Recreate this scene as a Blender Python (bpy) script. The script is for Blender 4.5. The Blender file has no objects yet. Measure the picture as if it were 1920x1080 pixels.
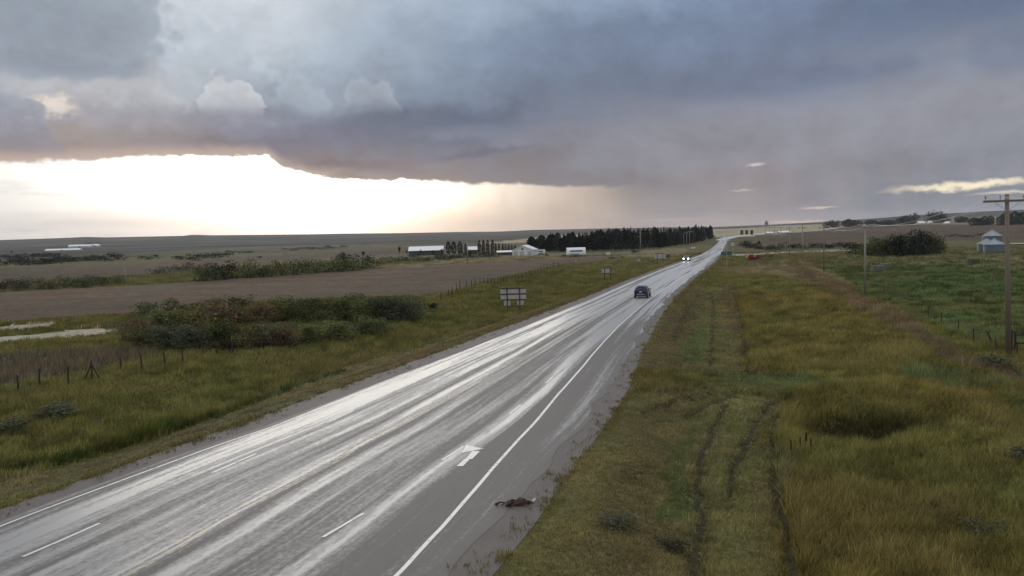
import bpy, math, random
import numpy as np
from mathutils import Matrix, Vector

random.seed(7)
rng = np.random.default_rng(7)
scene = bpy.context.scene
col = scene.collection

# ------------------------------------------------------------------ camera
F, CAMH, PITCH, ROLL = 1500.0, 9.3, math.atan(100 / 1500.0), 0.0285
_c, _s = math.cos(ROLL), math.sin(ROLL)
_cp, _sp = math.cos(PITCH), math.sin(PITCH)

def basis(x, y, w):
    x, y = _c * x + _s * y, -_s * x + _c * y
    return np.array([x, w * _cp + y * _sp, -w * _sp + y * _cp])

def ray(px, py):
    v = basis((px - 960) / F, -(py - 540) / F, 1.0)
    return v / np.linalg.norm(v)

def azel(px, py):
    v = ray(px, py)
    return math.degrees(math.atan2(v[0], v[1])), math.degrees(math.asin(v[2]))

R_, U_, B_ = basis(1, 0, 0), basis(0, 1, 0), -basis(0, 0, 1)
cam_d = bpy.data.cameras.new('camera')
cam = bpy.data.objects.new('camera', cam_d)
col.objects.link(cam)
cam.matrix_world = Matrix(((R_[0], U_[0], B_[0], 0), (R_[1], U_[1], B_[1], 0), (R_[2], U_[2], B_[2], CAMH), (0, 0, 0, 1)))
cam_d.sensor_width = 36
cam_d.lens = 36 * F / 1920
cam_d.clip_start = 0.1
cam_d.clip_end = 60000
scene.camera = cam

# ------------------------------------------------------------------ node helpers
class NT:
    def __init__(self, tree):
        self.t = tree
        self.n = tree.nodes
        self.l = tree.links
    def new(self, typ, **kw):
        nd = self.n.new(typ)
        for k, v in kw.items():
            setattr(nd, k, v)
        return nd
    def put(self, sock, v):
        if isinstance(v, bpy.types.NodeSocket):
            self.l.new(v, sock)
        else:
            sock.default_value = v
    def m(self, op, a, b=0.0, c=0.0, clamp=False):
        nd = self.new('ShaderNodeMath', operation=op, use_clamp=clamp)
        self.put(nd.inputs[0], a); self.put(nd.inputs[1], b); self.put(nd.inputs[2], c)
        return nd.outputs[0]
    def add(self, a, b): return self.m('ADD', a, b)
    def sub(self, a, b): return self.m('SUBTRACT', a, b)
    def mul(self, a, b): return self.m('MULTIPLY', a, b)
    def ss(self, v, a, b):
        nd = self.new('ShaderNodeMapRange', interpolation_type='SMOOTHSTEP')
        self.put(nd.inputs['Value'], v)
        self.put(nd.inputs['From Min'], a); self.put(nd.inputs['From Max'], b)
        return nd.outputs['Result']
    def lin(self, v, a, b, c, d):
        nd = self.new('ShaderNodeMapRange')
        self.put(nd.inputs['Value'], v)
        for i, x in zip(('From Min', 'From Max', 'To Min', 'To Max'), (a, b, c, d)):
            self.put(nd.inputs[i], x)
        return nd.outputs['Result']
    def mix(self, f, a, b, mode='MIX'):
        nd = self.new('ShaderNodeMix', data_type='RGBA', blend_type=mode)
        nd.clamp_factor = True
        self.put(nd.inputs[0], f); self.put(nd.inputs[6], rgba(a)); self.put(nd.inputs[7], rgba(b))
        return nd.outputs[2]
    def noise(self, vec, scale=1.0, detail=4.0, rough=0.5, dist=0.0, dim='3D'):
        nd = self.new('ShaderNodeTexNoise', noise_dimensions=dim)
        if vec is not None: self.l.new(vec, nd.inputs['Vector'])
        nd.inputs['Scale'].default_value = scale; nd.inputs['Detail'].default_value = detail
        nd.inputs['Roughness'].default_value = rough; nd.inputs['Distortion'].default_value = dist
        return nd.outputs['Fac']
    def xyz(self, x, y, z=0.0):
        nd = self.new('ShaderNodeCombineXYZ')
        self.put(nd.inputs[0], x); self.put(nd.inputs[1], y); self.put(nd.inputs[2], z)
        return nd.outputs[0]
    def sep(self, v):
        nd = self.new('ShaderNodeSeparateXYZ'); self.l.new(v, nd.inputs[0]); return nd.outputs
    def ramp(self, f, stops, interp='EASE'):
        nd = self.new('ShaderNodeValToRGB')
        cr = nd.color_ramp; cr.interpolation = interp
        while len(cr.elements) > 1: cr.elements.remove(cr.elements[-1])
        for i, (p, c) in enumerate(stops):
            e = cr.elements[0] if i == 0 else cr.elements.new(p)
            e.position = p; e.color = rgba(c)
        self.l.new(f, nd.inputs[0])
        return nd.outputs[0]

def rgba(c):
    if isinstance(c, bpy.types.NodeSocket): return c
    return (c[0], c[1], c[2], 1.0) if len(c) == 3 else tuple(c)

def lin(c):
    return tuple((x / 255 / 12.92 if x <= 10.3 else ((x / 255 + .055) / 1.055) ** 2.4) for x in c)

# ------------------------------------------------------------------ sky
SUN_AZ, SUN_EL = azel(610, 335)
SUN_EL = max(SUN_EL, 4.0)
world = bpy.data.worlds.new('World')
scene.world = world
world.use_nodes = True
world.node_tree.nodes.clear()
k = NT(world.node_tree)
tc = k.new('ShaderNodeTexCoord')
D = tc.outputs['Generated']
dx, dy, dz = k.sep(D)
az = k.mul(k.m('ARCTAN2', dx, dy), 180 / math.pi)
el = k.mul(k.m('ARCSINE', dz), 180 / math.pi)
# noise fields over the sky, in degrees of azimuth and elevation
P = k.xyz(az, k.mul(el, 1.7), 0.0)
nA = k.sub(k.noise(P, 0.10, 4, .55, dim='2D'), .5)           # big billows
P2 = k.xyz(k.add(az, 40.0), k.mul(el, 1.5), 3.0)
nB = k.sub(k.noise(P2, 0.28, 4, .55, dim='2D'), .5)
nC = k.sub(k.noise(P2, 1.0, 3, .6, dim='2D'), .5)            # fine edge detail
nS = k.sub(k.noise(k.xyz(k.mul(az, .18), k.mul(el, 1.6), 5.0), 1.0, 3, .55, dim='2D'), .5)   # flat streaks
AZR = 34.0
def aztx(az_):
    return k.lin(az_, -AZR, AZR, 0.0, 1.0)
azw = k.add(az, k.add(k.mul(nA, 5.0), k.mul(nB, 2.2)))
elw = k.add(el, k.add(k.add(k.mul(nA, 2.6), k.mul(nB, 1.5)), k.mul(nC, .35)))
tw = aztx(azw)
twl = aztx(k.add(az, k.mul(nB, .8)))

def row(e, pts, t):
    """a ramp over azimuth from colours at picture columns, read along one elevation"""
    st = []
    for px, c in pts:
        a = math.degrees(math.atan((px - 960) / F))
        st.append(((a + AZR) / (2 * AZR), lin(c) if not isinstance(c, float) else (c, c * .99, c * .96)))
    return e, k.ramp(t, st, 'EASE')

def stack(rows, e):
    out = rows[0][1]
    for (e0, _), (e1, c1) in zip(rows, rows[1:]):
        out = k.mix(k.ss(e, e0, e1), out, c1)
    return out

deck_rows = [
    row(.3, [(700, (170, 158, 150)), (950, (160, 150, 146)), (1200, (178, 165, 158)), (1350, (180, 166, 160)), (1450, (172, 161, 160)), (1560, (158, 154, 158)), (1720, (143, 146, 155)), (1900, (150, 154, 164))], twl),
    row(1.6, [(700, (160, 150, 146)), (950, (158, 150, 146)), (1200, (156, 147, 146)), (1300, (150, 143, 145)), (1400, (154, 145, 146)), (1500, (142, 138, 144)), (1700, (130, 133, 143)), (1900, (132, 136, 146))], twl),
    row(3.5, [(650, (140, 125, 120)), (850, (150, 136, 132)), (950, (140, 130, 129)), (1050, (133, 128, 131)), (1200, (134, 130, 135)), (1400, (144, 137, 141)), (1600, (136, 135, 143)), (1850, (135, 137, 147))], tw),
    row(5.0, [(0, (160, 145, 140)), (450, (150, 130, 124)), (600, (128, 112, 112)), (720, (124, 112, 115)), (850, (136, 126, 128)), (950, (132, 126, 131)), (1150, (137, 135, 143)), (1500, (142, 141, 150)), (1850, (140, 142, 152))], tw),
    row(6.7, [(0, (152, 143, 142)), (150, (162, 151, 148)), (300, (148, 138, 138)), (450, (127, 118, 124)), (560, (116, 111, 124)), (700, (114, 116, 131)), (850, (112, 116, 131)), (1050, (134, 135, 146)), (1300, (141, 141, 150)), (1850, (142, 143, 153))], tw),
    row(8.0, [(0, (150, 149, 159)), (150, (164, 162, 168)), (300, (160, 158, 164)), (450, (138, 137, 150)), (560, (122, 123, 139)), (700, (108, 114, 131)), (900, (105, 113, 131)), (1050, (122, 128, 144)), (1250, (133, 136, 149)), (1600, (139, 141, 152)), (1850, (143, 144, 154))], tw),
    row(10.0, [(0, (168, 171, 178)), (150, (178, 179, 183)), (300, (175, 177, 183)), (420, (172, 178, 186)), (540, (148, 158, 171)), (680, (146, 155, 169)), (820, (127, 139, 156)), (1050, (116, 127, 146)), (1250, (112, 121, 140)), (1450, (113, 122, 142)), (1650, (124, 131, 148)), (1850, (134, 139, 152))], tw),
    row(13.0, [(0, (152, 158, 170)), (160, (152, 158, 170)), (260, (170, 176, 185)), (350, (190, 197, 205)), (480, (182, 191, 201)), (620, (172, 184, 197)), (760, (157, 170, 186)), (900, (136, 150, 170)), (1050, (123, 137, 160)), (1250, (117, 131, 154)), (1450, (114, 127, 150)), (1650, (107, 121, 145)), (1880, (102, 116, 140))], tw),
    row(16.5, [(0, (160, 170, 182)), (160, (155, 165, 177)), (270, (175, 182, 191)), (350, (203, 208, 216)), (480, (204, 210, 218)), (620, (188, 197, 207)), (760, (168, 181, 196)), (950, (152, 167, 184)), (1150, (142, 159, 181)), (1350, (130, 149, 175)), (1600, (118, 138, 165)), (1880, (112, 132, 160))], tw),
]
deck = stack(deck_rows, elw)
gap_rows = [
    row(.25, [(0, 0.92), (300, 1.05), (620, 1.1), (760, (246, 238, 228)), (880, (226, 216, 206)), (1000, (210, 200, 190)), (1110, (192, 180, 171)), (1230, (178, 165, 158)), (1500, (168, 160, 160)), (1900, (150, 154, 164))], twl),
    row(1.4, [(0, (222, 223, 224)), (200, (226, 226, 225)), (400, (236, 234, 230)), (560, 1.25), (660, 1.2), (740, (244, 236, 226)), (840, (216, 206, 196)), (1000, (200, 191, 183)), (1060, (184, 174, 168)), (1120, (190, 180, 172)), (1220, (156, 147, 146)), (1500, (142, 138, 144)), (1900, (132, 136, 146))], twl),
    row(2.7, [(0, (240, 240, 238)), (180, 1.02), (420, 1.5), (620, 2.6), (730, 1.5), (800, (240, 232, 222)), (900, (221, 213, 204)), (1010, (206, 198, 190)), (1100, (182, 173, 167)), (1210, (140, 134, 136)), (1500, (140, 137, 143)), (1900, (135, 137, 147))], twl),
    row(5.0, [(0, 1.0), (160, 1.4), (420, 2.0), (620, 3.0), (760, 1.6), (900, (226, 218, 208)), (1100, (170, 162, 158)), (1500, (140, 137, 143)), (1900, (138, 138, 148))], twl),
]
gap = stack(gap_rows, k.add(el, k.mul(nS, .9)))
# thin grey streaks drifting through the bright opening
gap = k.mix(k.mul(k.ss(nS, .02, .2), k.mul(k.ss(az, -20.0, -30.0), .45)), gap, lin((214, 216, 218)))
gap = k.mix(k.mul(k.ss(nS, .08, .22), k.mul(k.ss(el, 3.2, 1.2), .3)), gap, lin((212, 210, 208)))
# rain shafts: vertical veils under the right-hand cloud
shaft = k.noise(k.xyz(k.add(az, k.mul(el, .12)), k.mul(el, .05), 9.0), .55, 2, .5, dim='2D')
gap = k.mix(k.mul(k.ss(az, -6.0, 2.0), k.lin(shaft, .35, .7, 0.0, .35)), gap, lin((150, 142, 142)), 'MIX')
deck = k.mix(k.mul(k.mul(k.ss(az, 4.0, 10.0), k.ss(el, 7.0, 2.0)), k.lin(shaft, .4, .7, 0.0, .22)), deck, lin((164, 155, 154)))
# height of the cloud base over azimuth
base_pts = [(-40, 310), (0, 308), (120, 305), (300, 293), (500, 297), (530, 318), (600, 333), (700, 338), (850, 344), (1000, 348), (1180, 352), (1300, 360), (1960, 380)]
st = []
for px, py in base_pts:
    a, e = azel(px, py)
    st.append((min(1, max(0, (a + AZR) / (2 * AZR))), (e / 10,) * 3))
base_el = k.mul(k.ramp(aztx(az), st, 'LINEAR'), 10.0)
edge = k.add(k.sub(el, base_el), k.add(k.mul(nC, .5), k.mul(nB, .55)))
mask = k.ss(edge, -.12, .22)
# the base thins out into rain to the right
mask = k.mix(k.ss(az, 5.0, 11.0), mask, (1, 1, 1))
# warm rim where the light leaks through the base
rim = k.mul(k.ss(edge, 1.1, .05), k.ss(az, -4.0, -16.0))
deck = k.mix(k.mul(rim, .42), deck, lin((232, 208, 188)))

def warped(w):
    return k.xyz(k.add(az, k.mul(nC, 1.5 * w)), k.add(el, k.mul(k.add(nB, nC), .75 * w)), 0.0)
WARP = {.3: warped(.45), 1: warped(.9), 2: warped(1.7)}

def blob(px, py, rx, ry, soft=.5, warp=1, flat=False, tilt=0.0):
    """0..1 mask of a ragged cloud lump centred at a sky direction; rx, ry in degrees"""
    a0, e0 = azel(px, py)
    mp = k.new('ShaderNodeMapping', vector_type='TEXTURE')
    k.l.new(WARP[warp], mp.inputs[0])
    mp.inputs[1].default_value = (a0, e0, 0); mp.inputs[2].default_value = (0, 0, math.atan(tilt)); mp.inputs[3].default_value = (rx, ry, 1)
    ln = k.new('ShaderNodeVectorMath', operation='LENGTH')
    k.l.new(mp.outputs[0], ln.inputs[0])
    b = k.ss(ln.outputs['Value'], 1.0 + soft * .3, 1.0 - soft)
    if flat: b = k.mul(b, k.ss(k.sep(mp.outputs[0])[1], -.55, .35))
    return b

vor = k.new('ShaderNodeTexVoronoi', voronoi_dimensions='2D', feature='F1', distance='EUCLIDEAN')
vor.inputs['Scale'].default_value = .62; vor.inputs['Detail'].default_value = 2.0; vor.inputs['Roughness'].default_value = .45
k.l.new(k.xyz(k.add(az, k.mul(nB, .9)), k.add(el, k.mul(nC, .5)), 0.0), vor.inputs['Vector'])
puff = k.mul(k.sub(vor.outputs['Distance'], .45), .5)
AE = k.xyz(az, el, 0.0)

def cum(px, py, rx, ry, c, a, flat=True, crisp=.06, shade=.88, pf=1.0):
    """a heaped cloud with a cauliflower outline, lit on top and fading below its middle"""
    global deck
    a0, e0 = azel(px, py)
    mp = k.new('ShaderNodeMapping', vector_type='TEXTURE')
    k.l.new(AE, mp.inputs[0]); mp.inputs[1].default_value = (a0, e0, 0); mp.inputs[3].default_value = (rx, ry, 1)
    ln = k.new('ShaderNodeVectorMath', operation='LENGTH'); k.l.new(mp.outputs[0], ln.inputs[0])
    d = k.add(ln.outputs['Value'], k.mul(puff, pf))
    b = k.ss(d, 1.0 + crisp, 1.0 - crisp)
    v = k.sep(mp.outputs[0])[1]
    if flat: b = k.mul(b, k.ss(v, -.25, .45))
    cc = k.mix(k.ss(d, .55, .95), tuple(x * shade for x in lin(c)), lin(c))
    deck = k.mix(k.mul(b, a), deck, cc)

def lay(px, py, rx, ry, c, a, **kw):
    global deck
    deck = k.mix(k.mul(blob(px, py, rx, ry, **kw), a), deck, lin(c))

lay(470, 40, 5.4, 3.0, (206, 212, 220), .6, soft=.5, warp=2)
cum(405, 150, 3.9, 4.0, (190, 200, 210), .75)
cum(560, 205, 2.3, 2.6, (170, 180, 191), .7, crisp=.12)
cum(690, 205, 2.2, 2.4, (166, 174, 186), .75, crisp=.1)
lay(170, 165, 6.0, 1.0, (190, 192, 196), .6, soft=.8, warp=2)
cum(285, 205, 3.2, 1.9, (186, 188, 194), .7, crisp=.12)
cum(422, 210, 2.7, 2.6, (196, 199, 204), .9, crisp=.04)
lay(430, 222, 4.2, .5, (146, 147, 158), .45, soft=.9)
cum(105, 30, 6.8, 4.1, (150, 160, 172), .85, flat=False, crisp=.09, shade=.92, pf=.45)     # dark mass, top left
lay(110, 118, 5.8, .8, (136, 142, 156), .6, soft=.9)
lay(97, 196, 1.9, .7, (240, 228, 216), .85, soft=.9, warp=2)           # lit hole
cum(15, 235, 2.4, 2.4, (156, 160, 171), .85, crisp=.1)
cum(35, 285, 2.6, 1.9, (146, 146, 158), .7, crisp=.15)
lay(640, 250, 5.2, .8, (112, 113, 130), .55, soft=.9, tilt=.02)
lay(890, 288, 4.6, .35, (106, 105, 119), .75, soft=.9, tilt=.10)
lay(870, 250, 3.6, .6, (134, 138, 152), .5, soft=.8)
lay(640, 308, 4.6, .42, (110, 98, 103), .7, soft=.9)
lay(660, 326, 1.6, .35, (120, 102, 102), .6, soft=.8)
lay(1450, 150, 9.0, 1.0, (109, 118, 138), .5, soft=.9, tilt=.06)
lay(1640, 130, 6.0, .8, (108, 120, 143), .5, soft=.9, tilt=.08)
lay(1880, 90, 2.4, 1.8, (112, 124, 146), .6, soft=.5)
lay(1810, 347, 4.6, .30, (254, 240, 210), 1.0, soft=.8, warp=1, tilt=.05)   # sunlit streaks, right
lay(1890, 362, 2.2, .14, (226, 214, 202), .8, soft=.8, warp=.3)
lay(1418, 308, .65, .14, (204, 196, 194), .9, soft=.9, warp=.3)
lay(1535, 389, 1.3, .09, (228, 206, 188), .8, soft=.9, warp=.3)
lay(1392, 356, 1.0, .07, (200, 186, 178), .8, soft=.9, warp=.3)
lay(1500, 416, 2.6, .16, (226, 200, 182), .7, soft=.9, warp=.3)
lay(1260, 411, 3.4, .12, (196, 178, 168), .6, soft=.9, warp=.3)

sky = k.mix(mask, gap, deck)
# glow of the hidden sun within the opening
a0, e0 = SUN_AZ, SUN_EL
gd = k.m('SQRT', k.add(k.m('POWER', k.m('DIVIDE', k.sub(az, a0), 9.0), 2.0), k.m('POWER', k.m('DIVIDE', k.sub(el, e0), 3.2), 2.0)))
glow = k.mul(k.m('EXPONENT', k.mul(k.mul(gd, gd), -1.0)), k.sub(1.0, k.mul(mask, .96)))
sky = k.mix(1.0, sky, k.mix(glow, (0, 0, 0), (1.9, 1.75, 1.5)), 'ADD')
# thin even billow modulation of the deck
mod = k.add(1.0, k.mul(k.add(k.mul(nA, .24), k.add(k.mul(nB, .30), k.mul(nC, .13))), mask))
sky = k.mix(1.0, sky, k.xyz(mod, mod, mod), 'MULTIPLY')
# the overcast lid: brighter towards the zenith, as an overcast sky is
lift = k.add(1.0, k.mul(k.ss(el, 17.0, 70.0), 1.25))
lid = k.mix(k.ss(el, 18.0, 45.0), sky, k.mix(k.add(.5, nA), (.38, .39, .41), (.50, .51, .53)))
# to the sides and behind, the same broken overcast goes on
side = k.ss(k.m('ABSOLUTE', az), 36.0, 70.0)
lid = k.mix(side, lid, k.mix(k.add(.5, nA), (.35, .36, .38), (.49, .50, .52)))
sky = k.mix(1.0, lid, k.xyz(lift, lift, lift), 'MULTIPLY')
nsh = k.new('ShaderNodeTexSky', sky_type='NISHITA')
nsh.sun_disc = False
nsh.sun_elevation = math.radians(SUN_EL)
nsh.sun_rotation = math.radians(SUN_AZ)
clear = k.mix(1.0, nsh.outputs[0], (.1, .1, .1), 'MULTIPLY')
sky = k.mix(k.mul(k.sub(1.0, mask), .06), sky, clear)
bg = k.new('ShaderNodeBackground')
k.l.new(sky, bg.inputs[0]); bg.inputs[1].default_value = 1.06
wo = k.new('ShaderNodeOutputWorld'); k.l.new(bg.outputs[0], wo.inputs[0])

# ------------------------------------------------------------------ sun, exposure
sd = bpy.data.lights.new('sun', 'SUN')
sd.energy = .8
sd.angle = math.radians(34)
sd.color = (1.0, .93, .82)
sun = bpy.data.objects.new('sun', sd)
col.objects.link(sun)
_a, _e = math.radians(SUN_AZ), math.radians(max(SUN_EL, 9))
sv = Vector((math.sin(_a) * math.cos(_e), math.cos(_a) * math.cos(_e), math.sin(_e)))
sun.rotation_euler = sv.to_track_quat('Z', 'Y').to_euler()
sun.location = (0, 0, 200)
scene.view_settings.view_transform = 'Standard'
scene.view_settings.look = 'None'
scene.view_settings.exposure = 0.0
scene.view_settings.gamma = 1.0
scene.view_settings.use_curve_mapping = False
try:
    scene.cycles.use_denoising = True
    world.cycles.sampling_method = 'MANUAL'
    world.cycles.sample_map_resolution = 512
    scene.cycles.use_adaptive_sampling = True
    scene.cycles.adaptive_threshold = 0.015
    scene.cycles.adaptive_min_samples = 12
    scene.cycles.max_bounces = 6
    scene.cycles.diffuse_bounces = 2
    scene.cycles.glossy_bounces = 3
    scene.cycles.transparent_max_bounces = 6
except Exception:
    pass
# ------------------------------------------------------------------ mesh helpers
def mesh_np(name, verts, faces_flat, fsize, mat=None, smooth=False, color=None, uv=None):
    """mesh from numpy arrays; faces_flat = vertex indices, fsize = corners per face"""
    me = bpy.data.meshes.new(name)
    nv = len(verts); nl = len(faces_flat); nf = nl // fsize
    me.vertices.add(nv); me.vertices.foreach_set('co', np.asarray(verts, np.float32).ravel())
    me.loops.add(nl); me.loops.foreach_set('vertex_index', np.asarray(faces_flat, np.int32).ravel())
    me.polygons.add(nf); me.polygons.foreach_set('loop_start', np.arange(0, nl, fsize, dtype=np.int32))
    me.polygons.foreach_set('use_smooth', np.full(nf, smooth))
    if color is not None:
        at_ = me.attributes.new('col', 'FLOAT_COLOR', 'POINT')
        c4 = np.ones((nv, 4), np.float32); c4[:, :3] = color
        at_.data.foreach_set('color', c4.ravel())
    if uv is not None:
        ul = me.uv_layers.new(name='uv')
        ul.data.foreach_set('uv', np.asarray(uv, np.float32)[np.asarray(faces_flat).ravel()].ravel())
    me.update(); me.validate()
    if mat: me.materials.append(mat)
    return me

def link(name, data, parent=None):
    o = bpy.data.objects.new(name, data)
    col.objects.link(o)
    if parent is not None: o.parent = parent
    return o

def tag(o, label=None, cat=None, group=None, kind=None):
    if label: o['label'] = label
    if cat: o['category'] = cat
    if group: o['group'] = group
    if kind: o['kind'] = kind
    return o

def empty(name, loc, rz=0.0):
    o = link(name, None)
    o.location = loc; o.rotation_euler = (0, 0, rz)
    o.empty_display_size = .3
    return o

class MB:
    def __init__(self): self.v = []; self.f = []
    def poly(self, pts):
        i = len(self.v); self.v += [tuple(p) for p in pts]; self.f.append(list(range(i, i + len(pts)))); return self
    def box(self, x0, x1, y0, y1, z0, z1):
        i = len(self.v)
        self.v += [(x, y, z) for z in (z0, z1) for x, y in ((x0, y0), (x1, y0), (x1, y1), (x0, y1))]
        for q in ((3, 2, 1, 0), (4, 5, 6, 7), (0, 1, 5, 4), (1, 2, 6, 5), (2, 3, 7, 6), (3, 0, 4, 7)):
            self.f.append([i + a for a in q])
        return self
    def tube(self, pts, r, n=8, r1=None, cap=True):
        pts = [Vector(p) for p in pts]; N = len(pts); i0 = len(self.v)
        r1 = r if r1 is None else r1
        for j, p in enumerate(pts):
            d = (pts[min(j + 1, N - 1)] - pts[max(j - 1, 0)]).normalized()
            a = d.orthogonal().normalized() if abs(d.z) < .99 else Vector((1, 0, 0)); b = d.cross(a)
            rr = r + (r1 - r) * j / max(1, N - 1)
            for q in range(n):
                t = 2 * math.pi * q / n
                self.v.append(tuple(p + a * (math.cos(t) * rr) + b * (math.sin(t) * rr)))
        for j in range(N - 1):
            for q in range(n):
                a0 = i0 + j * n + q; a1 = i0 + j * n + (q + 1) % n
                self.f.append([a0, a1, a1 + n, a0 + n])
        if cap:
            self.f.append([i0 + q for q in range(n)][::-1]); self.f.append([i0 + (N - 1) * n + q for q in range(n)])
        return self
    def lathe(self, prof, n=24):
        i0 = len(self.v); N = len(prof)
        for r, z in prof:
            for q in range(n):
                t = 2 * math.pi * q / n
                self.v.append((r * math.cos(t), r * math.sin(t), z))
        for j in range(N - 1):
            for q in range(n):
                a0 = i0 + j * n + q; a1 = i0 + j * n + (q + 1) % n
                self.f.append([a0, a1, a1 + n, a0 + n])
        self.f.append([i0 + (N - 1) * n + q for q in range(n)])
        return self
    def prism(self, prof, x0, x1):
        """profile of (y, z) extruded along x"""
        n = len(prof); i = len(self.v)
        self.v += [(x0, y, z) for y, z in prof] + [(x1, y, z) for y, z in prof]
        self.f.append(list(range(i, i + n))); self.f.append(list(range(i + n, i + 2 * n))[::-1])
        for j in range(n):
            q = (j + 1) % n
            self.f.append([i + j, i + n + j, i + n + q, i + q])
        return self
    def mesh(self, name, mat, smooth=False):
        me = bpy.data.meshes.new(name); me.from_pydata(self.v, [], self.f); me.update()
        if smooth: me.polygons.foreach_set('use_smooth', [True] * len(me.polygons))
        me.materials.append(mat); return me
    def build(self, name, mat, parent=None, smooth=False):
        return link(name, self.mesh(name, mat, smooth), parent)

# ------------------------------------------------------------------ materials
def mat_new(name):
    m = bpy.data.materials.new(name); m.use_nodes = True
    m.node_tree.nodes.clear()
    q = NT(m.node_tree)
    out = q.new('ShaderNodeOutputMaterial')
    return m, q, out

def mat_plain(name, c, rough=.7, metal=0.0, var=.18, scale=2.0, spec=.4, stretch=(1, 1, 1), bump=0.0):
    m, q, out = mat_new(name)
    tcn = q.new('ShaderNodeTexCoord')
    mp = q.new('ShaderNodeMapping'); mp.inputs[3].default_value = stretch
    q.l.new(tcn.outputs['Object'], mp.inputs[0])
    n = q.noise(mp.outputs[0], scale, 4, .6)
    b = q.new('ShaderNodeBsdfPrincipled')
    cc = q.mix(n, tuple(x * (1 - var) for x in c), tuple(min(1, x * (1 + var)) for x in c))
    q.l.new(cc, b.inputs['Base Color'])
    b.inputs['Roughness'].default_value = rough; b.inputs['Metallic'].default_value = metal
    b.inputs['Specular IOR Level'].default_value = spec
    if bump:
        bp = q.new('ShaderNodeBump'); bp.inputs['Strength'].default_value = bump; bp.inputs['Distance'].default_value = .05
        q.l.new(n, bp.inputs['Height']); q.l.new(bp.outputs[0], b.inputs['Normal'])
    q.l.new(b.outputs[0], out.inputs[0])
    return m

M = {}
M['pole_wood'] = mat_plain('weathered_pole_wood', (.20, .165, .13), .85, var=.35, scale=3, stretch=(6, 6, .5), bump=.4)
M['pole_pale'] = mat_plain('pale_pole_wood', (.27, .25, .22), .85, var=.25, scale=3, stretch=(6, 6, .5))
M['post_wood'] = mat_plain('dark_post_wood', (.045, .038, .03), .9, var=.4, scale=5, stretch=(3, 3, .5))
M['steel'] = mat_plain('galvanised_steel', (.42, .44, .46), .45, .6, var=.15)
M['dark_steel'] = mat_plain('dark_steel', (.06, .065, .07), .5, .3)
M['sign_back'] = mat_plain('weathered_sign_back', (.50, .50, .49), .5, .25, var=.12, scale=1.2)
M['sign_post'] = mat_plain('brown_sign_post', (.055, .05, .048), .85, var=.3)
M['white_metal'] = mat_plain('white_sheet_metal', (.74, .76, .78), .4, 0, var=.08, scale=.8, stretch=(4, 4, .3))
M['white_roof'] = mat_plain('white_wet_roof', (.78, .79, .80), .3, 0, var=.06, scale=.5)
M['bin_metal'] = mat_plain('galvanised_bin_sheet', (.15, .185, .22), .55, .3, var=.14, scale=.7)
M['bin_roof'] = mat_plain('galvanised_bin_roof', (.26, .30, .34), .45, .3, var=.12, scale=.7)
M['dark_wall'] = mat_plain('dark_barn_wall', (.07, .068, .07), .8, var=.3)
M['dark_tank'] = mat_plain('dark_brown_tank', (.035, .028, .026), .6, var=.3)
M['glass_dark'] = mat_plain('dark_window_glass', (.012, .013, .016), .08, 0, var=.1, spec=.6)
M['rubber'] = mat_plain('rubber', (.018, .018, .018), .8)
M['blue_paint'] = mat_plain('dark_blue_car_paint', (.012, .02, .075), .18, .25, var=.05, spec=.7)
M['dark_paint'] = mat_plain('dark_grey_car_paint', (.04, .04, .045), .2, .2, var=.05, spec=.7)
M['white_paint'] = mat_plain('white_car_paint', (.78, .78, .78), .25, 0, var=.04)
M['black_plastic'] = mat_plain('black_plastic', (.02, .02, .022), .55)
M['red_lens'] = mat_plain('red_tail_lamp_lens', (.16, .012, .012), .2, spec=.6)
M['plate'] = mat_plain('number_plate_white', (.62, .66, .7), .5)
M['red_paint'] = mat_plain('faded_red_paint', (.24, .042, .04), .7, var=.3)
M['maroon'] = mat_plain('dark_red_steel', (.10, .012, .014), .6, var=.2)
M['teal'] = mat_plain('green_sign_sheeting', (.06, .13, .12), .45, var=.12)
M['bale'] = mat_plain('weathered_hay', (.17, .165, .13), .95, var=.35, scale=4)
M['bale_dark'] = mat_plain('wet_dark_hay', (.085, .085, .065), .95, var=.35, scale=4)
M['wire'] = mat_plain('aluminium_wire', (.34, .34, .35), .5, .6)
M['insulator'] = mat_plain('porcelain', (.30, .31, .33), .25, spec=.6)
M['bark'] = mat_plain('bark', (.05, .042, .035), .9, var=.4, scale=6)
M['bark_pale'] = mat_plain('pale_aspen_bark', (.20, .20, .19), .9, var=.3, scale=4)
M['cattail'] = mat_plain('cattail_head', (.03, .018, .010), .95)
M['debris'] = mat_plain('wet_dark_debris', (.035, .014, .012), .7, var=.6, scale=6)
M['debris_pale'] = mat_plain('pale_scrap', (.5, .48, .46), .8)
M['red_brick'] = mat_plain('reddish_shed_wall', (.20, .07, .05), .8)

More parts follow.
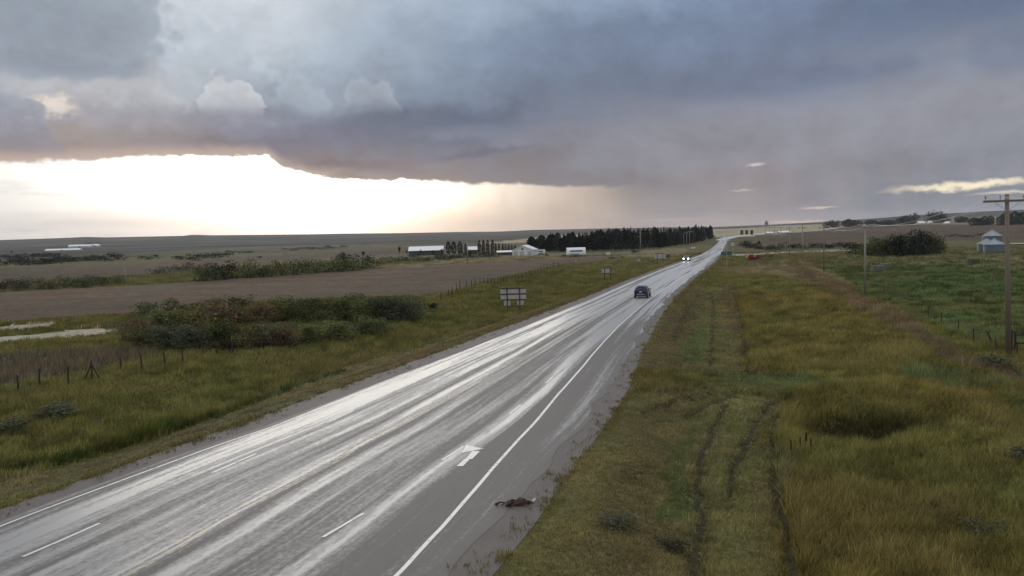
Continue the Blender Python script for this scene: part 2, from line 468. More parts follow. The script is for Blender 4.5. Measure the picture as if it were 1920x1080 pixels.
def mat_leaf(name, c, c2=None, var=.35, trans=.3, spread=.9):
    m, q, out = mat_new(name)
    oi = q.new('ShaderNodeObjectInfo'); geo = q.new('ShaderNodeNewGeometry')
    tcn = q.new('ShaderNodeTexCoord')
    n = q.noise(tcn.outputs['Object'], 3.0, 3, .6)
    c2 = c2 or tuple(x * .55 for x in c)
    cc = q.mix(q.lin(n, .35, .65, 0, 1), c2, c)
    rnd = q.lin(oi.outputs['Random'], 0, 1, 1 - var, 1 + var)
    lf = q.lin(geo.outputs['Random Per Island'], 0, 1, 1 - spread * .5, 1 + spread * .5)
    f = q.mul(rnd, lf)
    cc = q.mix(1.0, cc, q.xyz(f, f, f), 'MULTIPLY')
    d = q.new('ShaderNodeBsdfDiffuse'); t = q.new('ShaderNodeBsdfTranslucent'); mx = q.new('ShaderNodeMixShader')
    q.l.new(cc, d.inputs[0]); q.l.new(cc, t.inputs[0]); mx.inputs[0].default_value = trans
    q.l.new(d.outputs[0], mx.inputs[1]); q.l.new(t.outputs[0], mx.inputs[2]); q.l.new(mx.outputs[0], out.inputs[0])
    return m

LEAF = {
    'dark': mat_leaf('dark_evergreen_leaf', (.030, .040, .028), (.014, .020, .017), trans=.12),
    'green': mat_leaf('willow_leaf', (0.188, 0.206, 0.077), (0.088, 0.100, 0.050)),
    'olive': mat_leaf('olive_shrub_leaf', (0.237, 0.213, 0.077), (0.112, 0.106, 0.048)),
    'grey': mat_leaf('grey_green_shrub_leaf', (0.156, 0.169, 0.100), (0.075, 0.083, 0.060)),
    'russet': mat_leaf('russet_shrub_leaf', (.200, .140, .078), (.100, .078, .050)),
    'lime': mat_leaf('yellow_green_leaf', (.130, .140, .046), (.030, .038, .020)),
    'far': mat_leaf('far_tree_leaf', (.055, .064, .044), (.028, .034, .028), trans=.15),
}

# ------------------------------------------------------------------ terrain
def hashn(ix, iy, seed):
    h = (ix.astype(np.int64) * 374761393 + iy.astype(np.int64) * 668265263 + seed * 974711) & 0xffffffff
    h = ((h ^ (h >> 13)) * 1274126177) & 0xffffffff
    return ((h ^ (h >> 16)) & 0xffff) / 65535.0
def vnoise(x, y, seed=0):
    x = np.asarray(x, float); y = np.asarray(y, float)
    ix = np.floor(x); iy = np.floor(y); fx = x - ix; fy = y - iy
    fx = fx * fx * (3 - 2 * fx); fy = fy * fy * (3 - 2 * fy)
    a = hashn(ix, iy, seed); b = hashn(ix + 1, iy, seed); c = hashn(ix, iy + 1, seed); d = hashn(ix + 1, iy + 1, seed)
    return (a * (1 - fx) + b * fx) * (1 - fy) + (c * (1 - fx) + d * fx) * fy
def fbm(x, y, seed=0, oct_=4):
    s = 0; amp = .5; t = 0
    for i in range(oct_):
        s = s + amp * vnoise(x * 2 ** i, y * 2 ** i, seed + i); t += amp; amp *= .5
    return s / t
def sstep(v, a, b):
    t = np.clip((v - a) / (b - a), 0, 1); return t * t * (3 - 2 * t)

RIDGE_D = 4300.0
ridge = [(-300, 455), (0, 450), (120, 446), (160, 444), (200, 445), (345, 442), (360, 440), (400, 441), (590, 439), (640, 438), (750, 437), (850, 435), (940, 434), (1000, 431), (1060, 430), (1150, 428), (1250, 426), (1330, 426), (1400, 423), (1450, 421), (1500, 418), (1550, 416), (1600, 412), (1660, 408), (1700, 404), (1760, 401), (1850, 396), (1920, 393), (2200, 392)]
_ra = [math.degrees(math.atan2(ray(px, py)[0], ray(px, py)[1])) for px, py in ridge]
_rh = [CAMH + RIDGE_D * ray(px, py)[2] / math.hypot(ray(px, py)[0], ray(px, py)[1]) for px, py in ridge]

def flat_at(px, py):
    v = ray(px, py); t = -CAMH / v[2]
    return np.array([v[0] * t, v[1] * t])

# road edges (limit of the gravel) read off the flat near ground
left_px = [(-160, 1024), (0, 962), (167, 900), (320, 845), (450, 800), (600, 743), (830, 660), (900, 633), (1092, 560), (1180, 524), (1253, 497), (1284, 487), (1312, 477), (1328, 469), (1340, 460), (1350, 450)]
right_px = [(860, 1130), (905, 1080), (985, 985), (1060, 880), (1128, 795), (1170, 730), (1194, 668), (1232, 600), (1262, 560), (1302, 522), (1340, 494), (1356, 476), (1362, 462), (1366, 451)]
LP = np.array([flat_at(*p) for p in left_px]); RP = np.array([flat_at(*p) for p in right_px])
def extend(Pp, y0):
    d = (Pp[3] - Pp[0]) / (Pp[3][1] - Pp[0][1])
    return np.vstack([Pp[0] + d * (y0 - Pp[0][1]), Pp])
LP = extend(LP, 2.0); RP = extend(RP, 2.0)
yend = min(LP[-1, 1], RP[-1, 1])
# the far road swings right over the rise
far_bend = [(yend + 90, 18), (yend + 200, 70), (yend + 330, 165), (yend + 480, 330)]
def xl(y): return np.interp(y, LP[:, 1], LP[:, 0])
def xr(y): return np.interp(y, RP[:, 1], RP[:, 0])

def road_dist(x, y):
    """signed distance outside the road edge (negative on the road)"""
    yy = np.clip(y, 2, yend)
    l = xl(yy); r = xr(yy)
    return np.maximum(l - x, x - r) * .95

def Z(x, y):
    x = np.asarray(x, float); y = np.asarray(y, float)
    d = np.hypot(x, y); a = np.degrees(np.arctan2(x, y))
    Hr = np.interp(a, _ra, _rh)
    t = np.clip((d - 420) / (RIDGE_D - 420), 0, 1)
    z = Hr * t ** 1.7
    z = z + sstep(d, 900, 2500) * (fbm(x / 700, y / 500, 3) - .5) * 12 * (1 - sstep(d, 3000, 4100))
    z = z - sstep(d, RIDGE_D, 6500) * (20 + Hr * .6)
    rd = road_dist(x, y)
    left = x < xl(np.clip(y, 2, yend))
    near = (1 - sstep(d, 220, 420)) * (y > -40)
    depth = np.where(left, .95, .6)
    z = z - near * depth * sstep(rd, .8, 5.5) * (1 - .72 * sstep(rd, 8, 18))
    # hollow with standing water and cattails on the right
    z = z - .75 * np.exp(-(((x - HOL[0]) / 3.4) ** 2 + ((y - HOL[1]) / 3.0) ** 2))
    # field approach crossing the right ditch
    apd = (y - (APP[1] + (x - APP[0]) * APPS))
    z = z + near * .45 * np.exp(-(apd / 2.6) ** 2) * sstep(rd, 1, 4) * (1 - sstep(rd, 14, 20)) * (~left)
    z = z + near * sstep(rd, 2, 9) * (fbm(x / 5, y / 5, 11) - .5) * .35
    return z
HOL = (16.7, 38.6)
APP = flat_at(1215, 712); _b = flat_at(1450, 722)
APPS = (_b[1] - APP[1]) / (_b[0] - APP[0])

def at(px, py):
    """where the line of sight through a picture point meets the ground"""
    v = ray(px, py); h = math.hypot(v[0], v[1])
    ts = np.concatenate([np.linspace(8, 400, 800), np.geomspace(400, 5200, 900)]) / h
    zz = CAMH + v[2] * ts - Z(v[0] * ts, v[1] * ts)
    i = np.argmax(zz < 0)
    if not (zz < 0).any(): i = len(ts) - 200
    t0, t1 = ts[max(i - 1, 0)], ts[i]
    z0, z1 = zz[max(i - 1, 0)], zz[i]
    t = t0 + (t1 - t0) * (z0 / (z0 - z1) if z0 != z1 else 0)
    return Vector((v[0] * t, v[1] * t, float(Z(v[0] * t, v[1] * t))))
def dist(p): return math.hypot(p.x, p.y)
def mpp(p): return dist(p) * 1.02 / F      # metres per picture pixel at p

def inside(poly, x, y):
    r = np.zeros(x.shape, bool); n = len(poly)
    for i in range(n):
        x0, y0 = poly[i]; x1, y1 = poly[(i + 1) % n]
        if y0 == y1: continue
        c = ((y0 > y) != (y1 > y)) & (x < (x1 - x0) * (y - y0) / (y1 - y0) + x0)
        r ^= c
    return r

# ground cover zones: outline (picture points dropped onto the ground), colour
OLIVE = (.098, .086, .027); OLIVE2 = (.104, .090, .028); GREEN = (.086, .088, .029); MOWN = (.098, .085, .036)
BROWN = (.096, .071, .048); BROWN2 = (.088, .065, .045); TAN = (.31, .27, .18); PAST = (.062, .082, .030); PASTL = (.105, .105, .050)
GREYG = (.052, .051, .044); DRY = (.105, .078, .044); PALE = (.36, .31, .235); STUB = (.155, .135, .080)
zones = [
    ('pale_field', [(690, 503), (850, 487), (1000, 478), (1190, 470), (1290, 463), (1290, 478), (1190, 486), (1130, 478), (1000, 487), (850, 495), (700, 506)], STUB),
    ('brown_field', [(-250, 566), (0, 548), (240, 535), (360, 528), (560, 513), (700, 504), (850, 495), (1000, 487), (1130, 479), (1180, 481), (1130, 490), (1050, 497), (1000, 508), (900, 530), (850, 547), (780, 556), (600, 560), (400, 572), (250, 588), (0, 605), (-250, 622)], BROWN),
    ('upper_field', [(-250, 520), (0, 503), (150, 499), (300, 492), (450, 482), (420, 493), (330, 512), (100, 524), (0, 531), (-250, 548)], BROWN2),
    ('mid_strip', [(360, 494), (480, 480), (740, 466), (1000, 462), (1000, 470), (720, 478), (560, 487), (440, 500)], BROWN2),
    ('crop_edge', [(-250, 690), (0, 668), (90, 661), (290, 655), (302, 674), (170, 696), (0, 722), (-250, 770)], (.080, .066, .042)),
    ('alkali', [(-120, 648), (0, 632), (120, 620), (245, 611), (240, 617), (180, 628), (130, 634), (20, 641), (-120, 662)], PALE),
    ('alkali2', [(-60, 618), (0, 613), (95, 607), (90, 613), (0, 620), (-60, 625)], PALE),
    ('bush_ground', [(180, 610), (300, 580), (520, 563), (780, 558), (800, 580), (690, 625), (540, 655), (300, 660), (240, 640)], (.060, .066, .026)),
    ('tan_field', [(880, 457), (1000, 446), (1110, 438), (1290, 431), (1345, 429), (1345, 440), (1180, 445), (1000, 455)], TAN),
    ('tan_hill', [(1340, 446), (1340, 430), (1420, 426), (1520, 421), (1580, 417), (1580, 428), (1480, 437), (1420, 442)], TAN),
    ('right_tan', [(1580, 425), (1620, 418), (1760, 412), (1840, 406), (2150, 398), (2150, 418), (1760, 421)], (.19, .165, .10)),
    ('right_brown', [(1440, 451), (1480, 440), (1560, 431), (1700, 424), (2200, 414), (2200, 452), (1920, 449), (1780, 452), (1640, 455), (1500, 458)], BROWN2),
    ('far_pasture', [(1510, 492), (1600, 480), (1790, 470), (2200, 462), (2200, 515), (1920, 505), (1680, 498), (1560, 498)], PASTL),
    ('pasture', [(1545, 503), (1680, 497), (1920, 504), (2200, 514), (2300, 640), (1920, 622), (1800, 615), (1720, 600), (1640, 560)], PAST),
    ('near_pasture', [(1640, 556), (1760, 560), (1920, 560), (2300, 600), (2300, 690), (1920, 650), (1800, 622), (1720, 604)], (.075, .090, .032)),
    ('dry_ridge', [(1340, 505), (1420, 493), (1500, 489), (1540, 503), (1620, 552), (1560, 545), (1480, 522), (1400, 516)], (.125, .105, .058)),
    ('dry_strip', [(1480, 493), (1520, 500), (1650, 570), (1770, 640), (1900, 708), (1940, 760), (1860, 716), (1720, 646), (1590, 570), (1500, 520)], DRY),
    ('yellow_verge', [(1385, 560), (1560, 545), (1700, 640), (1840, 730), (1960, 830), (1980, 1120), (1510, 1120), (1480, 960), (1448, 860), (1475, 755), (1500, 715), (1405, 700)], OLIVE2),
    ('mown_right', [(1300, 535), (1378, 535), (1384, 580), (1406, 700), (1192, 690), (1235, 605)], MOWN),
    ('mown_near', [(1185, 740), (1330, 730), (1475, 752), (1446, 860), (1478, 960), (1500, 1120), (860, 1120), (960, 1040), (1080, 880)], (.108, .100, .041)),
    ('green_strip', [(1290, 620), (1318, 600), (1316, 680), (1262, 682)], (.078, .088, .032)),
    ('green_strip2', [(1265, 850), (1320, 790), (1300, 900), (1290, 980), (1200, 985)], (.076, .090, .030)),
    ('approach', [(1310, 706), (1400, 700), (1500, 708), (1560, 722), (1480, 738), (1330, 728)], (.080, .088, .032)),
    ('approach2', [(1690, 690), (1780, 690), (1860, 725), (1780, 735)], (.080, .088, .034)),
    ('left_cut', [(-200, 1010), (0, 952), (170, 890), (450, 790), (840, 652), (1080, 558), (1060, 558), (830, 640), (600, 700), (300, 822), (0, 905), (-200, 960)], (.115, .103, .050)),
]
ZP = []
for nm, px, c in zones:
    pts = [at(*p) for p in px]
    ZP.append((nm, np.array([(p.x, p.y) for p in pts]), np.array(c)))

def seg_dist(pl, x, y):
    d = np.full(x.shape, 1e9)
    for (x0, y0), (x1, y1) in zip(pl, pl[1:]):
        ax, ay = x1 - x0, y1 - y0; L2 = ax * ax + ay * ay
        t = np.clip(((x - x0) * ax + (y - y0) * ay) / L2, 0, 1)
        d = np.minimum(d, np.hypot(x - x0 - ax * t, y - y0 - ay * t))
    return d

RUTS = [[(1476, 750), (1454, 784), (1448, 835), (1446, 902), (1458, 939), (1476, 987), (1485, 1032), (1493, 1100)],
        [(1361, 761), (1335, 802), (1317, 858), (1311, 924), (1315, 969), (1306, 1032), (1300, 1100)],
        [(1447, 754), (1421, 791), (1371, 887), (1371, 940)], [(1205, 775), (1280, 750), (1340, 738)], [(1280, 787), (1330, 760), (1380, 739)],
        [(1378, 540), (1384, 580), (1396, 650), (1404, 702)], [(1335, 548), (1338, 600), (1331, 690)], [(1290, 575), (1276, 610), (1262, 640)]]
RUTW = [[tuple(at(*p)[:2]) for p in r] for r in RUTS]

def ground_colour(x, y):
    d = np.hypot(x, y)
    n1 = fbm(x / 9, y / 9, 21); n2 = fbm(x / 2.2, y / 2.2, 31); n3 = fbm(x / 40, y / 60, 41)
    wamp = 1.2 + d * .008
    wx = x + (fbm(x / (3 + d * .02), y / (3 + d * .02), 51) - .5) * wamp * 2
    wy = y + (fbm(x / (3 + d * .02), y / (3 + d * .02), 61) - .5) * wamp * 2
    c = np.empty(x.shape + (3,))
    mixg = sstep(n1, .38, .62)[..., None]
    c[:] = np.array(OLIVE) * (1 - mixg) + np.array(GREEN) * mixg
    kh = (sstep(d, 110, 380) * .65)[..., None]
    c = c * (1 - kh) + np.array((.105, .096, .052)) * kh
    far = sstep(d, 500, 1100)[..., None]
    patch = sstep(fbm(x / 260, y / 420, 71), .44, .56)[..., None]
    fc = np.array(GREYG) * (1 - patch) + np.array((.072, .068, .050)) * patch
    dk = sstep(fbm(x / 420, y / 180, 81), .55, .66)[..., None]
    fc = fc * (1 - dk) + np.array((.024, .027, .027)) * dk
    fc = fc * (.72 + .56 * sstep(fbm(x / 150, y / 90, 85), .35, .65))[..., None]
    fc = fc * (1 - .45 * sstep(d, 3700, 4250))[..., None]
    c = c * (1 - far) + fc * far
    for nm, pl, cc in ZP:
        m = inside(pl, wx, wy)
        c[m] = cc
    rd = road_dist(x, y)
    mw = np.zeros(x.shape, bool)
    for nm, pl, cc in ZP:
        if nm in ('mown_right', 'mown_near', 'left_cut'): mw |= inside(pl, wx, wy)
    bnd = vnoise(rd * .75 + .3 * n1, y * .012, 77) - .5
    c = np.where(mw[..., None], c * (1 + bnd[..., None] * np.array((.22, .45, .22))), c)
    c = c * (1 + (n2 - .5)[..., None] * .5) * (1 + (n3 - .5)[..., None] * .5)
    hue = (n1 - .5)[..., None] * np.array((.35, -.05, -.1))
    c = c * (1 + hue)
    rut = np.full(x.shape, 1e9)
    for pl in RUTW: rut = np.minimum(rut, seg_dist(pl, x + (fbm(x, y, 9) - .5) * .5, y))
    c = np.where((rut < .13)[..., None], np.array((.045, .040, .020)), c)
    # bare wet soil at the hollow
    hol = np.exp(-(((x - HOL[0] - .8) / 2.3) ** 2 + ((y - HOL[1]) / 1.6) ** 2))[..., None]
    c = c * (1 - .6 * hol) + np.array((.022, .022, .018)) * .6 * hol
    return np.clip(c, .004, 1)

def terrain():
    azs = np.concatenate([np.arange(-180, -44, 4.0), np.arange(-44, -37, .6), np.arange(-37, 37, .14), np.arange(37, 44, .6), np.arange(44, 180, 4.0)])
    dys = np.arange(1400, 12, -2.3)
    rs = np.unique(np.concatenate([[1.5, 3, 5], CAMH * F / dys, np.geomspace(CAMH * F / 12, 4600, 90), np.geomspace(4700, 6800, 8)]))
    A, Rr = np.meshgrid(np.radians(azs), rs, indexing='ij')
    X = np.sin(A) * Rr; Y = np.cos(A) * Rr
    zz = Z(X, Y)
    cc = ground_colour(X, Y)
    na, nr = X.shape
    idx = np.arange(na * nr).reshape(na, nr)
    nxt = np.roll(idx, -1, axis=0)
    q = np.stack([idx[:, :-1], nxt[:, :-1], nxt[:, 1:], idx[:, 1:]], -1)[:, :, ::-1].reshape(-1)
    V = np.stack([X, Y, zz], -1).reshape(-1, 3)
    m, n, out = mat_new('prairie_ground')
    at_ = n.new('ShaderNodeAttribute', attribute_name='col')
    tcn = n.new('ShaderNodeTexCoord')
    obj = tcn.outputs['Object']
    s1 = n.noise(obj, .9, 5, .65); s2 = n.noise(obj, 6.0, 3, .6)
    mp = n.new('ShaderNodeMapping'); mp.inputs[3].default_value = (.02, .09, 1); mp.inputs[2].default_value = (0, 0, .25)
    n.l.new(obj, mp.inputs[0])
    s3 = n.noise(mp.outputs[0], 1.0, 5, .6)
    f = n.mul(n.mul(n.lin(s1, .3, .7, .68, 1.32), n.lin(s2, .3, .7, .7, 1.3)), n.lin(s3, .3, .7, .82, 1.18))
    cc2 = n.mix(1.0, at_.outputs['Color'], n.xyz(f, f, f), 'MULTIPLY')
    b = n.new('ShaderNodeBsdfPrincipled'); n.l.new(cc2, b.inputs['Base Color'])
    b.inputs['Roughness'].default_value = .95; b.inputs['Specular IOR Level'].default_value = .1
    bp = n.new('ShaderNodeBump'); bp.inputs['Strength'].default_value = .6; bp.inputs['Distance'].default_value = .25
    n.l.new(n.add(s1, n.mul(s2, .4)), bp.inputs['Height']); n.l.new(bp.outputs[0], b.inputs['Normal'])
    n.l.new(b.outputs[0], out.inputs[0])
    o = link('ground', mesh_np('ground', V, q, 4, m, True, cc.reshape(-1, 3)))
    tag(o, 'rolling prairie ground of grass verges, pasture and brown crop fields', kind='structure')
terrain()

# ------------------------------------------------------------------ highway
def strip(name, ys, fl, fr, zoff, mat, ncross=2, parent=None):
    """a ribbon on the road between two fraction functions of the road width"""
    V = []; UV = []
    for y in ys:
        a, b = float(xl(y)), float(xr(y))
        l, r = a + (b - a) * fl(y), a + (b - a) * fr(y)
        for j in range(ncross):
            x = l + (r - l) * j / (ncross - 1)
            V.append((x, y, float(Z(x, y)) + zoff)); UV.append((((x - a) / (b - a) - .5) * 19.0, y))
    n = len(ys); q = []
    for i in range(n - 1):
        for j in range(ncross - 1):
            p = i * ncross + j
            q += [p, p + 1, p + ncross + 1, p + ncross]
    return link(name, mesh_np(name, V, q, 4, mat, True, uv=UV), parent)

def road_mat():
    m, n, out = mat_new('wet_asphalt_painted_sheen')
    uv = n.new('ShaderNodeUVMap').outputs[0]
    u, v, _ = n.sep(uv)
    # run-off streaks and their painted sheen, drawn out along the road, skewed a little
    def st(sx, sy, seed, det=4, rough=.55, dist=0.0):
        return n.noise(n.xyz(n.add(n.mul(u, sx), seed), n.mul(v, sy), 0.0), 1.0, det, rough, dist, dim='2D')
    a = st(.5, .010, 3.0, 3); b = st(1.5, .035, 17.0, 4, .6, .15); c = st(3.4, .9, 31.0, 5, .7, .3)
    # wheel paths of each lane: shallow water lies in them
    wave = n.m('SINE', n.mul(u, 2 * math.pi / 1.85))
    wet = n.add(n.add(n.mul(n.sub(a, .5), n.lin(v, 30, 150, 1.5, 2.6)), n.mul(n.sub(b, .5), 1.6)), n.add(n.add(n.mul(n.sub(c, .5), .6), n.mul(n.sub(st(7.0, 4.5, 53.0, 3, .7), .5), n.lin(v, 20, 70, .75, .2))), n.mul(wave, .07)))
    # the shoulders drain dry; the mask rises far out to strengthen the painted sheen
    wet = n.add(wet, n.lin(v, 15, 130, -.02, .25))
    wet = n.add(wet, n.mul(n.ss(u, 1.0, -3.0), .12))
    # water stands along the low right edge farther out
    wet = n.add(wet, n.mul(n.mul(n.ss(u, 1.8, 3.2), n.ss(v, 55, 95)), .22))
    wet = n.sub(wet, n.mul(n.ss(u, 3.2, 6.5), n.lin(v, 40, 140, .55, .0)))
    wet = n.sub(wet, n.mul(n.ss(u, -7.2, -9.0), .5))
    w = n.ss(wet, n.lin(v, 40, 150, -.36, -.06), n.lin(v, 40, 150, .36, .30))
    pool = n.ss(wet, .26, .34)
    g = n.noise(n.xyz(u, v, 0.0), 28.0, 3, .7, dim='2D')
    base = n.mix(n.ss(v, 60, 150), n.mix(g, (.22, .215, .21), (.33, .325, .32)), (.46, .455, .45))  # sky sheen of the wet streaks put in as pale colour, palest far out
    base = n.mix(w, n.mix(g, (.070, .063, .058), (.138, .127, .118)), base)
    bs = n.new('ShaderNodeBsdfPrincipled')
    n.l.new(base, bs.inputs['Base Color'])
    rough = n.add(n.lin(w, 0, 1, .62, .46), n.mul(n.sub(c, .5), .12))
    rough = n.sub(rough, n.mul(pool, .12))
    n.l.new(rough, bs.inputs['Roughness'])
    n.l.new(n.lin(w, 0, 1, .4, .55), bs.inputs['Specular IOR Level'])
    bp = n.new('ShaderNodeBump'); bp.inputs['Distance'].default_value = .01
    n.l.new(n.lin(w, 0, 1, .5, .12), bp.inputs['Strength']); n.l.new(g, bp.inputs['Height'])
    n.l.new(bp.outputs[0], bs.inputs['Normal'])
    n.l.new(bs.outputs[0], out.inputs[0])
    return m
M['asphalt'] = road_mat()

def gravel_mat(name, c0, c1, sc=14):
    m, n, out = mat_new(name)
    tcn = n.new('ShaderNodeTexCoord')
    g = n.noise(tcn.outputs['Object'], sc, 4, .7); g2 = n.noise(tcn.outputs['Object'], .8, 3, .6)
    b = n.new('ShaderNodeBsdfPrincipled')
    n.l.new(n.mix(n.mul(n.add(g, g2), .5), c0, c1), b.inputs['Base Color'])
    b.inputs['Roughness'].default_value = .7; b.inputs['Specular IOR Level'].default_value = .3
    bp = n.new('ShaderNodeBump'); bp.inputs['Strength'].default_value = .6; bp.inputs['Distance'].default_value = .03
    n.l.new(g, bp.inputs['Height']); n.l.new(bp.outputs[0], b.inputs['Normal'])
    n.l.new(b.outputs[0], out.inputs[0])
    return m
M['gravel'] = gravel_mat('wet_reddish_gravel', (.075, .064, .058), (.165, .147, .135))
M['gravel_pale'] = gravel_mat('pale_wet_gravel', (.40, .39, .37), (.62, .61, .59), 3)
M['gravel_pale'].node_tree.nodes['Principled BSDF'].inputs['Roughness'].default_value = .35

RY = np.unique(np.concatenate([np.linspace(3, 60, 90), np.geomspace(60, yend, 110)]))
def fr_at(pts):
    P_ = np.array([flat_at(*p) for p in pts])
    fr = (P_[:, 0] - xl(P_[:, 1])) / (xr(P_[:, 1]) - xl(P_[:, 1]))
    o = np.argsort(P_[:, 1])
    return lambda y: float(np.interp(y, P_[o, 1], fr[o]))
f_L = fr_at([(0, 988), (157, 928), (233, 900), (407, 836), (460, 818), (508, 802), (760, 705), (1000, 610)])
f_D1 = fr_at([(43, 1045), (187, 982), (398, 887.5), (478, 852.5), (737, 735), (800, 706.7)])
f_Y = fr_at([(243, 1070), (317, 1030), (407, 977), (528, 915), (637, 857), (663, 838), (767, 783), (813, 758), (1010, 655)])
f_D2 = fr_at([(540, 1048), (625, 996.7), (682, 963), (900, 818)])
f_R = fr_at([(747, 1078), (807, 1012), (905, 902), (975, 822), (1048, 738), (1097, 683), (1133, 640), (1160, 612), (1200, 577)])

gravel = strip('gravel_shoulder', RY, lambda y: -.015, lambda y: 1.015, .012, M['gravel'], 6)
tag(gravel, 'reddish gravel shoulders along both sides of the wet highway', kind='structure')
def wid(y): return float(xr(y) - xl(y))
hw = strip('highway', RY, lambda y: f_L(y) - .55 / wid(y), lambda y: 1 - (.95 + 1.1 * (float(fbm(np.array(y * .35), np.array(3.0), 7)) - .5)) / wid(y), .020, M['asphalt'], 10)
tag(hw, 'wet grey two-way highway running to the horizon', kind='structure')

def paint_mat(name, c, wear=.5):
    m, n, out = mat_new(name)
    tcn = n.new('ShaderNodeTexCoord')
    g = n.noise(tcn.outputs['Object'], 3.0, 4, .75)
    b = n.new('ShaderNodeBsdfPrincipled')
    n.l.new(n.mix(n.ss(g, wear - .1, wear + .12), c, (.12, .115, .11)), b.inputs['Base Color'])
    b.inputs['Roughness'].default_value = .45
    n.l.new(b.outputs[0], out.inputs[0]); return m
M['line_white'] = paint_mat('worn_white_road_paint', (.70, .69, .67), .62)
M['line_yellow'] = paint_mat('worn_yellow_road_paint', (.42, .33, .16), .46)
def line(name, f, y0, y1, w, mat, n=60):
    ys = np.linspace(y0, y1, n) if y1 < 60 else np.geomspace(y0, y1, n)
    return strip(name, ys, lambda y: f(y) - w / 2 / wid(y), lambda y: f(y) + w / 2 / wid(y), .026, mat, 2, hw)
line('edge_line', f_R, 5, 230, .15, M['line_white'], 120)
line('edge_line', f_L, 5, 200, .11, M['line_white'], 120)
line('centre_line', f_Y, 5, 160, .11, M['line_yellow'], 120)
line('centre_line', lambda y: f_Y(y) + .3 / wid(y), 5, 160, .10, M['line_yellow'], 120)
ydash = flat_at(43, 1045)[1]; yd2 = flat_at(398, 887.5)[1]; per = yd2 - ydash; ln = flat_at(187, 982)[1] - ydash
for i in range(9):
    y0 = ydash + per * i
    line('lane_dash', f_D1, y0, y0 + ln, .12, M['line_white'], 6)
ydr = flat_at(610, 1008)[1]
for i in range(4):
    line('lane_dash', f_D2, ydr + i * per * .999, ydr + i * per + (flat_at(682, 963)[1] - ydr), .12, M['line_white'], 6)
# merge arrow: shaft bending left under a triangular head
arrow_px = [
    [(856, 875), (868, 875), (882, 861), (872, 861)],
    [(873, 862), (885, 862), (900, 847), (885, 847)],
    [(866, 850), (874, 836), (908, 842)],
]
for i, pl in enumerate(arrow_px):
    pts = []
    for p in pl:
        g_ = flat_at(*p); pts.append((g_[0], g_[1], float(Z(g_[0], g_[1])) + .026 + .001 * i))
    MB().poly(pts[::-1] if i == 2 else pts).build('arrow_head' if i == 2 else 'arrow_shaft', M['line_white'], hw)

def ribbon(name, pts, width, zoff, mat, label, n=40):
    P_ = [np.array(p) for p in pts]
    V = []
    L_ = np.cumsum([0] + [np.linalg.norm(P_[i + 1] - P_[i]) for i in range(len(P_) - 1)])
    ss = np.linspace(0, L_[-1], n)
    C_ = np.stack([np.interp(ss, L_, [p[0] for p in P_]), np.interp(ss, L_, [p[1] for p in P_])], -1)
    for i in range(n):
        d = C_[min(i + 1, n - 1)] - C_[max(i - 1, 0)]; d /= np.linalg.norm(d); nn = np.array([-d[1], d[0]])
        w = width(i / (n - 1)) if callable(width) else width
        for s_ in (-.5, -.17, .17, .5):
            p = C_[i] + nn * s_ * w
            V.append((p[0], p[1], float(Z(p[0], p[1])) + zoff))
    q = []
    for i in range(n - 1):
        for j in range(3):
            a = i * 4 + j; q += [a, a + 1, a + 5, a + 4]
    o = link(name, mesh_np(name, V, q, 4, mat, True, uv=[(v[0], v[1]) for v in V]))
    return tag(o, label, kind='structure')
def g2(px, py):
    p = at(px, py); return (p.x, p.y)
xe = (float(xl(yend)) + float(xr(yend))) / 2
ribbon('far_road', [(xe, yend - 4), (xe + (xe - (float(xl(yend - 60)) + float(xr(yend - 60))) / 2) * .35, yend + 30), g2(1372, 444.5), g2(1400, 441), g2(1450, 436)], lambda t: 9 + 14 * t, .10, M['gravel_pale'], 'distant bend of the wet road swinging right over the rise', 60)
ribbon('gravel_road', [g2(1362, 478), g2(1440, 476), g2(1520, 473), g2(1589, 469.5)], 15, .25, M['gravel_pale'], 'pale wet gravel side road leading right from the junction', 50)
ribbon('gravel_track', [g2(1892, 458), g2(1990, 456)], 12, .3, M['gravel_pale'], 'pale wet track beyond the grain bins at the right edge', 8)
ribbon('field_track', [g2(1140, 488.5), g2(1190, 487), g2(1262, 486)], 3.5, .12, M['gravel'], 'thin gravel approach meeting the highway from the left', 20)
#@@OBJ
# ------------------------------------------------------------------ grass and crops (uncountable cover)
def zone_mask(names, x, y):
    m = np.zeros(x.shape, bool)
    for nm, pl, cc in ZP:
        if nm in names: m |= inside(pl, x, y)
    return m

def grass_mesh(name, x, y, h, w, c, nb, lean, label, mat, cat=None):
    n = len(x)
    z = Z(x, y) - .02
    X = np.repeat(x, nb); Yy = np.repeat(y, nb); Zz = np.repeat(z, nb); Hh = np.repeat(h, nb); Ww = np.repeat(w, nb)
    N = n * nb
    r = rng.random(N) ** .5 * Ww * 2.2; t = rng.random(N) * 2 * np.pi
    bx = X + np.cos(t) * r; by = Yy + np.sin(t) * r
    th = rng.random(N) * np.pi
    hh = Hh * (.55 + .75 * rng.random(N))
    hw_ = Ww * (.35 + .5 * rng.random(N)) * .5
    lx = rng.normal(0, lean, N) * hh + .12 * hh; ly = rng.normal(0, lean, N) * hh
    V = np.empty((N, 3, 3), np.float32)
    V[:, 0] = np.stack([bx - np.cos(th) * hw_, by - np.sin(th) * hw_, Zz], -1)
    V[:, 1] = np.stack([bx + np.cos(th) * hw_, by + np.sin(th) * hw_, Zz], -1)
    V[:, 2] = np.stack([bx + lx, by + ly, Zz + hh], -1)
    C = np.repeat(c, nb, axis=0) * (.65 + .7 * rng.random((N, 1)))
    C = np.repeat(C[:, None, :], 3, axis=1).reshape(-1, 3)
    me = mesh_np(name, V.reshape(-1, 3), np.arange(N * 3), 3, mat, False, np.clip(C, .003, .9))
    o = link(name, me)
    return tag(o, label, cat, kind='stuff')

